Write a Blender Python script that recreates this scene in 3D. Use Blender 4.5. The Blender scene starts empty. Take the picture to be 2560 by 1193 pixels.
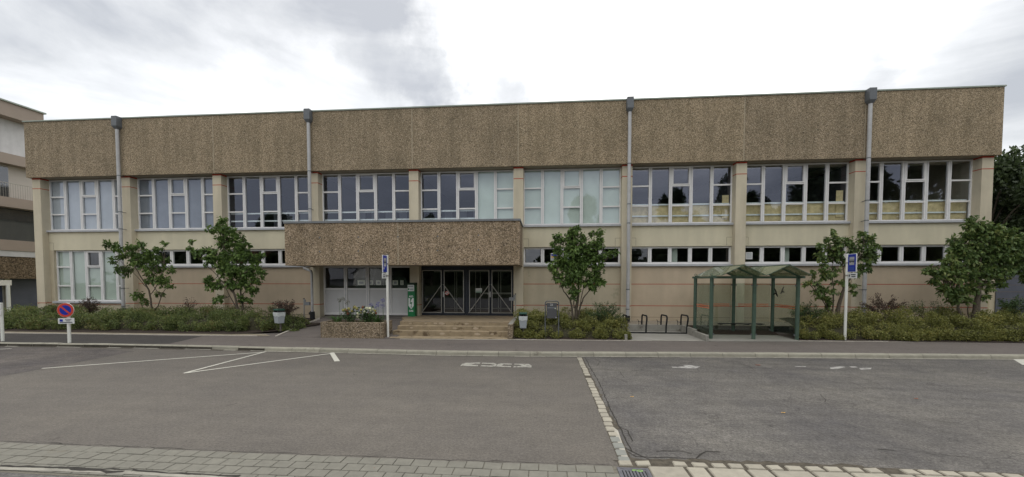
import bpy, math, random
import numpy as np
R=math.radians
random.seed(7); rng=np.random.default_rng(7)
sc=bpy.context.scene; col=sc.collection
# ------------------------------------------------------------------ camera
H=2.5; F=1000.0; CY=737.0; VX=1363.0; TH=math.atan(.037)
YAW=math.atan((VX-1280)/F*math.cos(TH))
cd=bpy.data.cameras.new('camera'); cam=bpy.data.objects.new('camera',cd); col.objects.link(cam)
cd.sensor_width=36; cd.lens=36*F/2560; cd.shift_y=(CY-596.5)/2560; cd.clip_end=2000; cd.clip_start=.05
cam.location=(0,0,H); cam.rotation_euler=(math.pi/2-TH,0,YAW); sc.camera=cam
# ------------------------------------------------------------------ light
sc.view_settings.view_transform='Standard'; sc.view_settings.look='None'; sc.view_settings.gamma=1
sc.view_settings.exposure=1.5
SUN_EL=R(52); SUN_AZ=R(-22)            # behind the building, a little to the right
w=bpy.data.worlds.new('World'); sc.world=w; w.use_nodes=True
nt=w.node_tree; nt.nodes.clear()
def N(nt,t,**k):
    n=nt.nodes.new(t)
    for a,b in k.items(): setattr(n,a,b)
    return n
def L(nt,a,b): nt.links.new(a,b)
def ramp(nt,fac,stops,interp='LINEAR'):
    n=N(nt,'ShaderNodeValToRGB'); n.color_ramp.interpolation=interp; e=n.color_ramp.elements
    while len(e)<len(stops): e.new(.5)
    for i,(p,c) in enumerate(stops):
        e[i].position=p; e[i].color=tuple(c)+((1,) if len(c)==3 else ())
    if fac is not None: L(nt,fac,n.inputs[0])
    return n
def mth(nt,op,a,b=None,c=None,clamp=False):
    n=N(nt,'ShaderNodeMath',operation=op); n.use_clamp=clamp
    for i,v in enumerate((a,b,c)):
        if v is None: continue
        if isinstance(v,(int,float)): n.inputs[i].default_value=v
        else: L(nt,v,n.inputs[i])
    return n.outputs[0]
BANKS=[((-0.52, 1.0, 0.689),7,-0.12),((-0.417, 1.0, 0.604),7,-0.12),((-0.325, 1.0, 0.531),7,-0.2),((-0.264, 1.0, 0.475),5,-0.14),((-0.108, 1.0, 0.459),4.5,-0.3),((-0.835, 1.0, 0.655),14,-0.06),((-1.312, 1.0, 0.542),18,-0.03),((-0.685, 1.0, 0.486),9,0.14),((0.316, 1.0, 0.606),34,0.4),((0.702, 1.0, 0.46),4,-0.22),((1.06, 1.0, 0.489),13,-0.22),((0,-1,.30),60,.0),((0,-.3,1),50,.38)]
def build_world():
    out=N(nt,'ShaderNodeOutputWorld')
    sky=N(nt,'ShaderNodeTexSky',sky_type='NISHITA'); sky.sun_disc=False
    sky.sun_elevation=SUN_EL; sky.sun_rotation=SUN_AZ
    b1=N(nt,'ShaderNodeBackground'); b1.inputs[1].default_value=.10; L(nt,sky.outputs[0],b1.inputs[0])
    tc=N(nt,'ShaderNodeTexCoord'); sp=N(nt,'ShaderNodeSeparateXYZ'); L(nt,tc.outputs['Generated'],sp.inputs[0])
    mp=N(nt,'ShaderNodeMapping'); L(nt,tc.outputs['Generated'],mp.inputs[0]); mp.inputs['Rotation'].default_value=(R(8),R(-24),R(10)); mp.inputs['Scale'].default_value=(1.25,1.25,4.2)
    n1=N(nt,'ShaderNodeTexNoise'); n1.inputs['Scale'].default_value=1.5; n1.inputs['Detail'].default_value=10; n1.inputs['Roughness'].default_value=.56; n1.inputs['Distortion'].default_value=.5
    L(nt,mp.outputs[0],n1.inputs[0])
    n2=N(nt,'ShaderNodeTexNoise'); n2.inputs['Scale'].default_value=4.5; n2.inputs['Detail'].default_value=7; n2.inputs['Roughness'].default_value=.6; L(nt,tc.outputs['Generated'],n2.inputs[0])
    wv=N(nt,'ShaderNodeVectorMath',operation='SUBTRACT'); L(nt,n2.outputs['Color'],wv.inputs[0]); wv.inputs[1].default_value=(.5,.5,.5)
    ws=N(nt,'ShaderNodeVectorMath',operation='SCALE'); L(nt,wv.outputs[0],ws.inputs[0]); ws.inputs['Scale'].default_value=.32
    wa=N(nt,'ShaderNodeVectorMath',operation='ADD'); L(nt,tc.outputs['Generated'],wa.inputs[0]); L(nt,ws.outputs[0],wa.inputs[1])
    wn=N(nt,'ShaderNodeVectorMath',operation='NORMALIZE'); L(nt,wa.outputs[0],wn.inputs[0])
    s=mth(nt,'ADD',mth(nt,'MULTIPLY',n1.outputs[0],1.25),mth(nt,'MULTIPLY',n2.outputs[0],.35))
    # large cloud banks: (direction, angular size, strength; below 0 darker)
    for d,size,k in BANKS:
        q=math.sqrt(sum(a*a for a in d)); dd=N(nt,'ShaderNodeVectorMath',operation='DOT_PRODUCT'); L(nt,wn.outputs[0],dd.inputs[0]); dd.inputs[1].default_value=[a/q for a in d]
        mr=N(nt,'ShaderNodeMapRange',interpolation_type='SMOOTHSTEP'); L(nt,dd.outputs['Value'],mr.inputs[0]); mr.inputs[1].default_value=math.cos(R(size)); mr.inputs[2].default_value=1; mr.inputs[3].default_value=0; mr.inputs[4].default_value=k
        s=mth(nt,'ADD',s,mr.outputs[0])
    cr=ramp(nt,mth(nt,'SUBTRACT',s,.30),[(.20,(.20,.208,.222)),(.36,(.275,.281,.288)),(.50,(.345,.350,.356)),(.66,(.50,.497,.49)),(1,(.82,.81,.78))])
    b2=N(nt,'ShaderNodeBackground'); b2.inputs[1].default_value=1.0; L(nt,cr.outputs[0],b2.inputs[0])
    mx=N(nt,'ShaderNodeMixShader'); mx.inputs[0].default_value=.96
    L(nt,b1.outputs[0],mx.inputs[1]); L(nt,b2.outputs[0],mx.inputs[2]); L(nt,mx.outputs[0],out.inputs[0])
build_world()
sl=bpy.data.lights.new('sun','SUN'); sl.energy=.45; sl.angle=R(22); sl.color=(1,.97,.92)
so=bpy.data.objects.new('sun',sl); col.objects.link(so)
so.rotation_euler=(math.pi/2-SUN_EL,0,math.pi-SUN_AZ)
# ------------------------------------------------------------------ helpers
def _basis():
    a=YAW;t=TH
    f=np.array([-math.sin(a)*math.cos(t),math.cos(a)*math.cos(t),-math.sin(t)])
    r=np.array([math.cos(a),math.sin(a),0]); return f,r,np.cross(r,f)
_f,_r,_u=_basis()
def ray(x,y): return _f*F+_r*(x-1280)-_u*(y-CY)
def atY(x,y,Y): d=ray(x,y); return np.array([0,0,H])+d*(Y/d[1])       # photo position -> point on the vertical plane Y
def atZ(x,y,Z): d=ray(x,y); return np.array([0,0,H])+d*((Z-H)/d[2])   # photo position -> point on the level Z
def X(x,y,Y): return float(atY(x,y,Y)[0])
def Zh(x,y,Y): return float(atY(x,y,Y)[2])
def tag(o,label=None,cat=None,group=None,kind=None):
    if label: o['label']=label
    if cat: o['category']=cat
    if group: o['group']=group
    if kind: o['kind']=kind
    return o
def thing(name,loc,label,cat,group=None,rz=0):
    o=bpy.data.objects.new(name,None); col.objects.link(o); o.location=loc; o.rotation_euler=(0,0,rz); o.empty_display_size=.2
    return tag(o,label,cat,group)
def copy_tree(o,parent=None):
    c=o.copy(); col.objects.link(c)
    if parent: c.parent=parent
    for ch in o.children: copy_tree(ch,c)
    return c
def rootloc(p):
    v=np.zeros(3)
    while p is not None: v=v+np.array(p.location); p=p.parent
    return v
class MB:
    def __init__(s): s.g=[];s.v=[];s.f=[];s.m=[];s.sm=[];s.n=0
    def add(s,vs,fs,m=0,smooth=False):
        s.g.append((len(s.v),len(s.f)))
        s.v+= [tuple(map(float,p)) for p in vs]; s.f+=[tuple(i+s.n for i in f) for f in fs]; s.m+=[m]*len(fs); s.sm+=[smooth]*len(fs); s.n+=len(vs); return s
    def box(s,x0,x1,y0,y1,z0,z1,m=0):
        return s.add([(x0,y0,z0),(x1,y0,z0),(x1,y1,z0),(x0,y1,z0),(x0,y0,z1),(x1,y0,z1),(x1,y1,z1),(x0,y1,z1)],
            [(0,3,2,1),(4,5,6,7),(0,1,5,4),(1,2,6,5),(2,3,7,6),(3,0,4,7)],m)
    def bbox(s,x0,x1,y0,y1,z0,z1,b=.01,m=0):
        # box with chamfered vertical and top edges
        P=[(x0+b,y0),(x1-b,y0),(x1,y0+b),(x1,y1-b),(x1-b,y1),(x0+b,y1),(x0,y1-b),(x0,y0+b)]
        cx,cy=(x0+x1)/2,(y0+y1)/2
        def ins(p): return (p[0]+(b if p[0]<cx else -b), p[1]+(b if p[1]<cy else -b))
        v=[(*p,z0) for p in P]+[(*p,z1-b) for p in P]+[(*ins(p),z1) for p in P]
        f=[tuple(range(7,-1,-1)),tuple(range(16,24))]
        for k in range(8):
            j=(k+1)%8; f+=[(k,j,j+8,k+8),(k+8,j+8,j+16,k+16)]
        return s.add(v,f,m)
    def prism(s,poly,z0,z1,m=0):
        n=len(poly); a=sum(poly[i][0]*poly[(i+1)%n][1]-poly[(i+1)%n][0]*poly[i][1] for i in range(n))
        if a<0: poly=poly[::-1]
        v=[(p[0],p[1],z0) for p in poly]+[(p[0],p[1],z1) for p in poly]
        f=[tuple(range(n-1,-1,-1)),tuple(range(n,2*n))]+[(i,(i+1)%n,(i+1)%n+n,i+n) for i in range(n)]
        return s.add(v,f,m)
    def sheet(s,poly,z=None,m=0):
        pts=[(p[0],p[1],z if z is not None else p[2]) for p in poly]; n=len(pts)
        a=sum(pts[i][0]*pts[(i+1)%n][1]-pts[(i+1)%n][0]*pts[i][1] for i in range(n))
        if a<0: pts=pts[::-1]
        return s.add(pts,[tuple(range(n))],m)
    def bar(s,a,b,w,h,m=0,up=(0,0,1)):
        a=np.array(a,float);b=np.array(b,float);d=b-a;d/=np.linalg.norm(d)
        r=np.cross(d,up)
        if np.linalg.norm(r)<1e-4: r=np.cross(d,(0,1,0))
        r/=np.linalg.norm(r);u=np.cross(r,d); r=r*w/2;u=u*h/2
        v=[a-r-u,a+r-u,a+r+u,a-r+u,b-r-u,b+r-u,b+r+u,b-r+u]
        return s.add(v,[(0,1,2,3)[::-1],(4,5,6,7),(0,1,5,4),(1,2,6,5),(2,3,7,6),(3,0,4,7)][:6],m)
    def tube(s,pts,r,n=8,m=0,cap=True):
        pts=[np.array(p,float) for p in pts]; rr=r if hasattr(r,'__len__') else [r]*len(pts)
        vs=[];fs=[]; ref=None
        for i,p in enumerate(pts):
            d=pts[min(i+1,len(pts)-1)]-pts[max(i-1,0)]; d=d/(np.linalg.norm(d)+1e-9)
            if ref is None: ref=np.cross(d,(0,0,1) if abs(d[2])<.9 else (1,0,0))
            ref=ref-d*np.dot(ref,d); ref/=np.linalg.norm(ref)+1e-9; q=np.cross(d,ref)
            for k in range(n):
                t=2*math.pi*k/n; vs.append(p+(ref*math.cos(t)+q*math.sin(t))*rr[i])
        for i in range(len(pts)-1):
            for k in range(n):
                j=(k+1)%n; fs.append((i*n+k,i*n+j,(i+1)*n+j,(i+1)*n+k))
        s.add(vs,fs,m,True)
        if cap:
            s.add(vs[:n],[tuple(range(n-1,-1,-1))],m); s.add(vs[-n:],[tuple(range(n))],m)
        return s
    def cyl(s,x,y,z0,z1,r,n=16,m=0): return s.tube([(x,y,z0),(x,y,z1)],r,n,m)
    def disc(s,c,nrm,r,t,n=32,m=0):
        c=np.array(c,float);nrm=np.array(nrm,float);nrm/=np.linalg.norm(nrm)
        return s.tube([c,c+nrm*t],r,n,m)
    def build_each(s,name,mats,parent=None):
        # every shape that was added becomes an object of its own
        out=[]
        for k,(v0,f0) in enumerate(s.g):
            v1,f1=s.g[k+1] if k+1<len(s.g) else (len(s.v),len(s.f)); q=MB(); q.v=s.v[v0:v1]; q.f=[tuple(i-v0 for i in f) for f in s.f[f0:f1]]; q.m=s.m[f0:f1]; q.sm=s.sm[f0:f1]; out.append(q.build(name,mats,parent))
        return out[0] if out else None
    def build(s,name,mats,parent=None):
        me=bpy.data.meshes.new(name); off=rootloc(parent)
        me.from_pydata([tuple(np.array(p)-off) for p in s.v],[],s.f)
        if not isinstance(mats,(list,tuple)): mats=[mats]
        for q in mats: me.materials.append(q)
        me.polygons.foreach_set('material_index',s.m); me.polygons.foreach_set('use_smooth',s.sm)
        me.update(); o=bpy.data.objects.new(name,me); col.objects.link(o)
        if parent is not None: o.parent=parent
        return o
def mesh_np(name,V,Fq,mats,parent=None,midx=None,smooth=False):
    me=bpy.data.meshes.new(name); V=np.asarray(V,np.float32)-rootloc(parent).astype(np.float32)
    me.vertices.add(len(V)); me.vertices.foreach_set('co',V.ravel())
    k=Fq.shape[1]; me.loops.add(Fq.size); me.loops.foreach_set('vertex_index',Fq.ravel().astype(np.int32))
    me.polygons.add(len(Fq)); me.polygons.foreach_set('loop_start',np.arange(0,Fq.size,k,dtype=np.int32))
    if not isinstance(mats,(list,tuple)): mats=[mats]
    for q in mats: me.materials.append(q)
    if midx is not None: me.polygons.foreach_set('material_index',midx.astype(np.int32))
    me.update(calc_edges=True); me.validate()
    o=bpy.data.objects.new(name,me); col.objects.link(o)
    if parent is not None: o.parent=parent
    return o
def struct(mb,name,mat): return tag(mb.build(name,mat),kind='structure')
def text_mesh(name,txt,size,mat,parent,loc,rot,ext=.002,align='CENTER',bold=0.0):
    c=bpy.data.curves.new(name,'FONT'); c.body=txt; c.size=size; c.extrude=ext; c.align_x=align; c.align_y='CENTER'; c.offset=bold
    o=bpy.data.objects.new(name,c); col.objects.link(o)
    me=bpy.data.meshes.new_from_object(o.evaluated_get(bpy.context.evaluated_depsgraph_get()))
    bpy.data.objects.remove(o); me.name=name; me.materials.clear(); me.materials.append(mat)
    o=bpy.data.objects.new(name,me); col.objects.link(o); o.parent=parent
    o.location=np.array(loc)-rootloc(parent); o.rotation_euler=rot
    return o
# ------------------------------------------------------------------ materials
def mat(name,c,rough=.7,var=.12,scale=6,metal=0,bump=0,bscale=80,spec=.4,streak=0,rnd=0,dirt=None,bdist=.01):
    m=bpy.data.materials.new(name); m.use_nodes=True; nt=m.node_tree; b=nt.nodes['Principled BSDF']
    b.inputs['Roughness'].default_value=rough; b.inputs['Metallic'].default_value=metal; b.inputs['Specular IOR Level'].default_value=spec
    tc=N(nt,'ShaderNodeTexCoord'); n=N(nt,'ShaderNodeTexNoise'); n.inputs['Scale'].default_value=scale; n.inputs['Detail'].default_value=6; n.inputs['Roughness'].default_value=.65
    L(nt,tc.outputs['Object'],n.inputs[0])
    lo=[x*(1-var) for x in c]; hi=[min(1,x*(1+var)) for x in c]
    cr=ramp(nt,n.outputs[0],[(.3,lo),(.7,hi)]); o=cr.outputs[0]
    if streak:
        mp=N(nt,'ShaderNodeMapping'); mp.inputs['Scale'].default_value=(.9,.9,.13); L(nt,tc.outputs['Object'],mp.inputs[0])
        n2=N(nt,'ShaderNodeTexNoise'); n2.inputs['Scale'].default_value=2.2; n2.inputs['Detail'].default_value=5; L(nt,mp.outputs[0],n2.inputs[0])
        r2=ramp(nt,n2.outputs[0],[(.42,(1-streak,)*3),(.62,(1,1,1))]); mx=N(nt,'ShaderNodeMix',data_type='RGBA',blend_type='MULTIPLY'); mx.inputs[0].default_value=1
        L(nt,o,mx.inputs[6]); L(nt,r2.outputs[0],mx.inputs[7]); o=mx.outputs[2]
    if rnd:
        g=N(nt,'ShaderNodeNewGeometry'); r2=ramp(nt,g.outputs['Random Per Island'],[(0,(1-rnd,)*3),(1,(1+rnd*.3,1+rnd*.3,1+rnd*.25))])
        mx=N(nt,'ShaderNodeMix',data_type='RGBA',blend_type='MULTIPLY'); mx.inputs[0].default_value=1; L(nt,o,mx.inputs[6]); L(nt,r2.outputs[0],mx.inputs[7]); o=mx.outputs[2]
    if dirt:
        n3=N(nt,'ShaderNodeTexNoise'); n3.inputs['Scale'].default_value=dirt[1]; n3.inputs['Detail'].default_value=7; n3.inputs['Roughness'].default_value=.7; L(nt,tc.outputs['Object'],n3.inputs[0])
        r3=ramp(nt,n3.outputs[0],[(dirt[2],(0,0,0)),(dirt[2]+.1,(1,1,1))]); mx=N(nt,'ShaderNodeMix',data_type='RGBA'); L(nt,r3.outputs[0],mx.inputs[0]); L(nt,o,mx.inputs[6]); mx.inputs[7].default_value=tuple(dirt[0])+(1,); o=mx.outputs[2]
    L(nt,o,b.inputs['Base Color'])
    if bump:
        n4=N(nt,'ShaderNodeTexNoise'); n4.inputs['Scale'].default_value=bscale; n4.inputs['Detail'].default_value=4; L(nt,tc.outputs['Object'],n4.inputs[0])
        bp=N(nt,'ShaderNodeBump'); bp.inputs['Strength'].default_value=bump; bp.inputs['Distance'].default_value=bdist; L(nt,n4.outputs[0],bp.inputs['Height']); L(nt,bp.outputs[0],b.inputs['Normal'])
    return m
def aggregate(name,tint=(1,1,1),sc_=34,lum=1.0,top=None):
    m=bpy.data.materials.new(name); m.use_nodes=True; nt=m.node_tree; b=nt.nodes['Principled BSDF']; b.inputs['Roughness'].default_value=.85; b.inputs['Specular IOR Level'].default_value=.25
    tc=N(nt,'ShaderNodeTexCoord'); v=N(nt,'ShaderNodeTexVoronoi'); v.inputs['Scale'].default_value=sc_; v.inputs['Randomness'].default_value=1; L(nt,tc.outputs['Object'],v.inputs[0])
    sp=N(nt,'ShaderNodeSeparateColor'); L(nt,v.outputs['Color'],sp.inputs[0])
    T=lambda c:[min(1,x*lum*t) for x,t in zip(c,tint)]
    cr=ramp(nt,sp.outputs[0],[(0,T((.06,.048,.036))),(.15,T((.145,.122,.084))),(.38,T((.20,.165,.108))),(.6,T((.25,.205,.135))),(.82,T((.32,.27,.185))),(1,T((.42,.365,.275)))])
    n=N(nt,'ShaderNodeTexNoise'); n.inputs['Scale'].default_value=.8; n.inputs['Detail'].default_value=7; n.inputs['Roughness'].default_value=.7; L(nt,tc.outputs['Object'],n.inputs[0])
    r2=ramp(nt,n.outputs[0],[(.3,(.80,.80,.78)),(.7,(1.12,1.10,1.08))]); mx=N(nt,'ShaderNodeMix',data_type='RGBA',blend_type='MULTIPLY'); mx.inputs[0].default_value=1
    L(nt,cr.outputs[0],mx.inputs[6]); L(nt,r2.outputs[0],mx.inputs[7]); o=mx.outputs[2]
    mp=N(nt,'ShaderNodeMapping'); mp.inputs['Scale'].default_value=(1.6,1.6,.12); L(nt,tc.outputs['Object'],mp.inputs[0])
    n5=N(nt,'ShaderNodeTexNoise'); n5.inputs['Scale'].default_value=1.6; n5.inputs['Detail'].default_value=6; L(nt,mp.outputs[0],n5.inputs[0])
    r5=ramp(nt,n5.outputs[0],[(.4,(.84,.84,.83)),(.6,(1,1,1))]); mx2=N(nt,'ShaderNodeMix',data_type='RGBA',blend_type='MULTIPLY'); mx2.inputs[0].default_value=1
    L(nt,o,mx2.inputs[6]); L(nt,r5.outputs[0],mx2.inputs[7])
    oi=N(nt,'ShaderNodeObjectInfo'); r6=ramp(nt,oi.outputs['Random'],[(0,(.92,.92,.93)),(1,(1.05,1.04,1.02))]); mx3=N(nt,'ShaderNodeMix',data_type='RGBA',blend_type='MULTIPLY'); mx3.inputs[0].default_value=1
    L(nt,mx2.outputs[2],mx3.inputs[6]); L(nt,r6.outputs[0],mx3.inputs[7])
    L(nt,mx3.outputs[2],b.inputs['Base Color'])
    bp=N(nt,'ShaderNodeBump'); bp.inputs['Strength'].default_value=.6; bp.inputs['Distance'].default_value=.008; L(nt,v.outputs['Distance'],bp.inputs['Height']); bp.invert=True; L(nt,bp.outputs[0],b.inputs['Normal'])
    return m
def glass(name,refl=.14,tint=(.62,.68,.66),haze=0,hc=(.4,.45,.4),gc=(.9,.93,1)):
    m=bpy.data.materials.new(name); m.use_nodes=True; nt=m.node_tree; nt.nodes.remove(nt.nodes['Principled BSDF']); out=nt.nodes['Material Output']
    t=N(nt,'ShaderNodeBsdfTransparent'); t.inputs[0].default_value=tuple(tint)+(1,)
    g=N(nt,'ShaderNodeBsdfGlossy'); g.inputs['Roughness'].default_value=.01; g.inputs[0].default_value=gc+(1,)
    tc=N(nt,'ShaderNodeTexCoord'); n=N(nt,'ShaderNodeTexNoise'); n.inputs['Scale'].default_value=.9; n.inputs['Detail'].default_value=2; L(nt,tc.outputs['Object'],n.inputs[0])
    bp=N(nt,'ShaderNodeBump'); bp.inputs['Strength'].default_value=.25; bp.inputs['Distance'].default_value=.01; L(nt,n.outputs[0],bp.inputs['Height']); L(nt,bp.outputs[0],g.inputs['Normal'])
    fr=N(nt,'ShaderNodeLayerWeight'); fr.inputs[0].default_value=.5
    fac=mth(nt,'ADD',mth(nt,'MULTIPLY',mth(nt,'POWER',fr.outputs['Facing'],5),1-refl),refl,clamp=True)
    mx=N(nt,'ShaderNodeMixShader'); L(nt,fac,mx.inputs[0]); L(nt,t.outputs[0],mx.inputs[1]); L(nt,g.outputs[0],mx.inputs[2]); o=mx.outputs[0]
    if haze:
        d=N(nt,'ShaderNodeBsdfDiffuse'); n2=N(nt,'ShaderNodeTexNoise'); n2.inputs['Scale'].default_value=3; n2.inputs['Detail'].default_value=6; L(nt,tc.outputs['Object'],n2.inputs[0])
        r=ramp(nt,n2.outputs[0],[(.3,[x*.6 for x in hc]),(.7,hc)]); L(nt,r.outputs[0],d.inputs[0])
        m2=N(nt,'ShaderNodeMixShader'); m2.inputs[0].default_value=haze; L(nt,o,m2.inputs[1]); L(nt,d.outputs[0],m2.inputs[2]); o=m2.outputs[0]
    L(nt,o,out.inputs[0]); return m
def asphalt(name,c,speck=.35,patch=.12,cracks=0,scale=1.0,tint2=None):
    m=bpy.data.materials.new(name); m.use_nodes=True; nt=m.node_tree; b=nt.nodes['Principled BSDF']; b.inputs['Roughness'].default_value=.88; b.inputs['Specular IOR Level'].default_value=.3
    tc=N(nt,'ShaderNodeTexCoord'); P=tc.outputs['Object']
    def noise(s,d=5,r=.6,mp=None):
        n=N(nt,'ShaderNodeTexNoise'); n.inputs['Scale'].default_value=s; n.inputs['Detail'].default_value=d; n.inputs['Roughness'].default_value=r; L(nt,mp or P,n.inputs[0]); return n.outputs[0]
    base=N(nt,'ShaderNodeRGB'); base.outputs[0].default_value=tuple(c)+(1,); o=base.outputs[0]
    def mul(o,fac,lo,hi,a=.3,bb=.7):
        r=ramp(nt,fac,[(a,lo),(bb,hi)]); mx=N(nt,'ShaderNodeMix',data_type='RGBA',blend_type='MULTIPLY'); mx.inputs[0].default_value=1; L(nt,o,mx.inputs[6]); L(nt,r.outputs[0],mx.inputs[7]); return mx.outputs[2]
    g=lambda x:(x,x,x)
    o=mul(o,noise(26*scale,6,.9),g(1-speck*1.5),g(1+speck*1.5))
    o=mul(o,noise(3.2,5,.7),g(1-patch*.9),g(1+patch*.9))
    o=mul(o,noise(14*scale,5,.7),g(1-patch),g(1+patch))
    o=mul(o,noise(.5,6,.65),(1-patch*1.3,1-patch*1.3,1-patch),(1+patch,1+patch*.9,1+patch*.8))
    mp=N(nt,'ShaderNodeMapping'); mp.inputs['Scale'].default_value=(.18,1.6,1); L(nt,P,mp.inputs[0])
    o=mul(o,noise(1.3,5,.6,mp.outputs[0]),g(1-patch*.8),g(1+patch*.5))
    # oil spots / tar
    o=mul(o,noise(3.3,4,.6),g(.62),g(1),.27,.33)
    if cracks:
        dn=N(nt,'ShaderNodeTexNoise'); dn.inputs['Scale'].default_value=1.6; dn.inputs['Detail'].default_value=8; dn.inputs['Roughness'].default_value=.7; L(nt,P,dn.inputs[0])
        mx=N(nt,'ShaderNodeMix',data_type='RGBA'); mx.inputs[0].default_value=.35; L(nt,P,mx.inputs[6]); L(nt,dn.outputs['Color'],mx.inputs[7])
        v=N(nt,'ShaderNodeTexVoronoi',feature='DISTANCE_TO_EDGE'); v.inputs['Scale'].default_value=1.1; L(nt,mx.outputs[2],v.inputs[0])
        line=ramp(nt,v.outputs[0],[(.0,(0,0,0)),(.009,(1,1,1))]); msk=ramp(nt,noise(.55,3),[(.45,(0,0,0)),(.6,(1,1,1))])
        k=mth(nt,'MULTIPLY',mth(nt,'SUBTRACT',1,line.outputs[0]),mth(nt,'MULTIPLY',msk.outputs[0],cracks))
        m3=N(nt,'ShaderNodeMix',data_type='RGBA'); L(nt,k,m3.inputs[0]); L(nt,o,m3.inputs[6]); m3.inputs[7].default_value=(.03,.028,.025,1); o=m3.outputs[2]
    L(nt,o,b.inputs['Base Color'])
    bp=N(nt,'ShaderNodeBump'); bp.inputs['Strength'].default_value=.5; bp.inputs['Distance'].default_value=.006; L(nt,noise(120,3,.7),bp.inputs['Height']); L(nt,bp.outputs[0],b.inputs['Normal'])
    return m
def leafmat(name,cols,trans=.25,rough=.5,nscale=.9,pos=None):
    m=bpy.data.materials.new(name); m.use_nodes=True; nt=m.node_tree; b=nt.nodes['Principled BSDF']; out=nt.nodes['Material Output']
    b.inputs['Roughness'].default_value=rough; b.inputs['Specular IOR Level'].default_value=.35
    g=N(nt,'ShaderNodeNewGeometry'); tc=N(nt,'ShaderNodeTexCoord'); n=N(nt,'ShaderNodeTexNoise'); n.inputs['Scale'].default_value=nscale; n.inputs['Detail'].default_value=3; L(nt,tc.outputs['Object'],n.inputs[0])
    f=mth(nt,'ADD',mth(nt,'MULTIPLY',g.outputs['Random Per Island'],.62),mth(nt,'MULTIPLY',mth(nt,'SUBTRACT',n.outputs[0],.3),.95),clamp=True)
    k=len(cols); cr=ramp(nt,f,[(i/(k-1),c) for i,c in enumerate(cols)]); L(nt,cr.outputs[0],b.inputs['Base Color'])
    t=N(nt,'ShaderNodeBsdfTranslucent'); L(nt,cr.outputs[0],t.inputs[0]); mx=N(nt,'ShaderNodeMixShader'); mx.inputs[0].default_value=trans
    L(nt,b.outputs[0],mx.inputs[1]); L(nt,t.outputs[0],mx.inputs[2]); L(nt,mx.outputs[0],out.inputs[0]); return m
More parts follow.
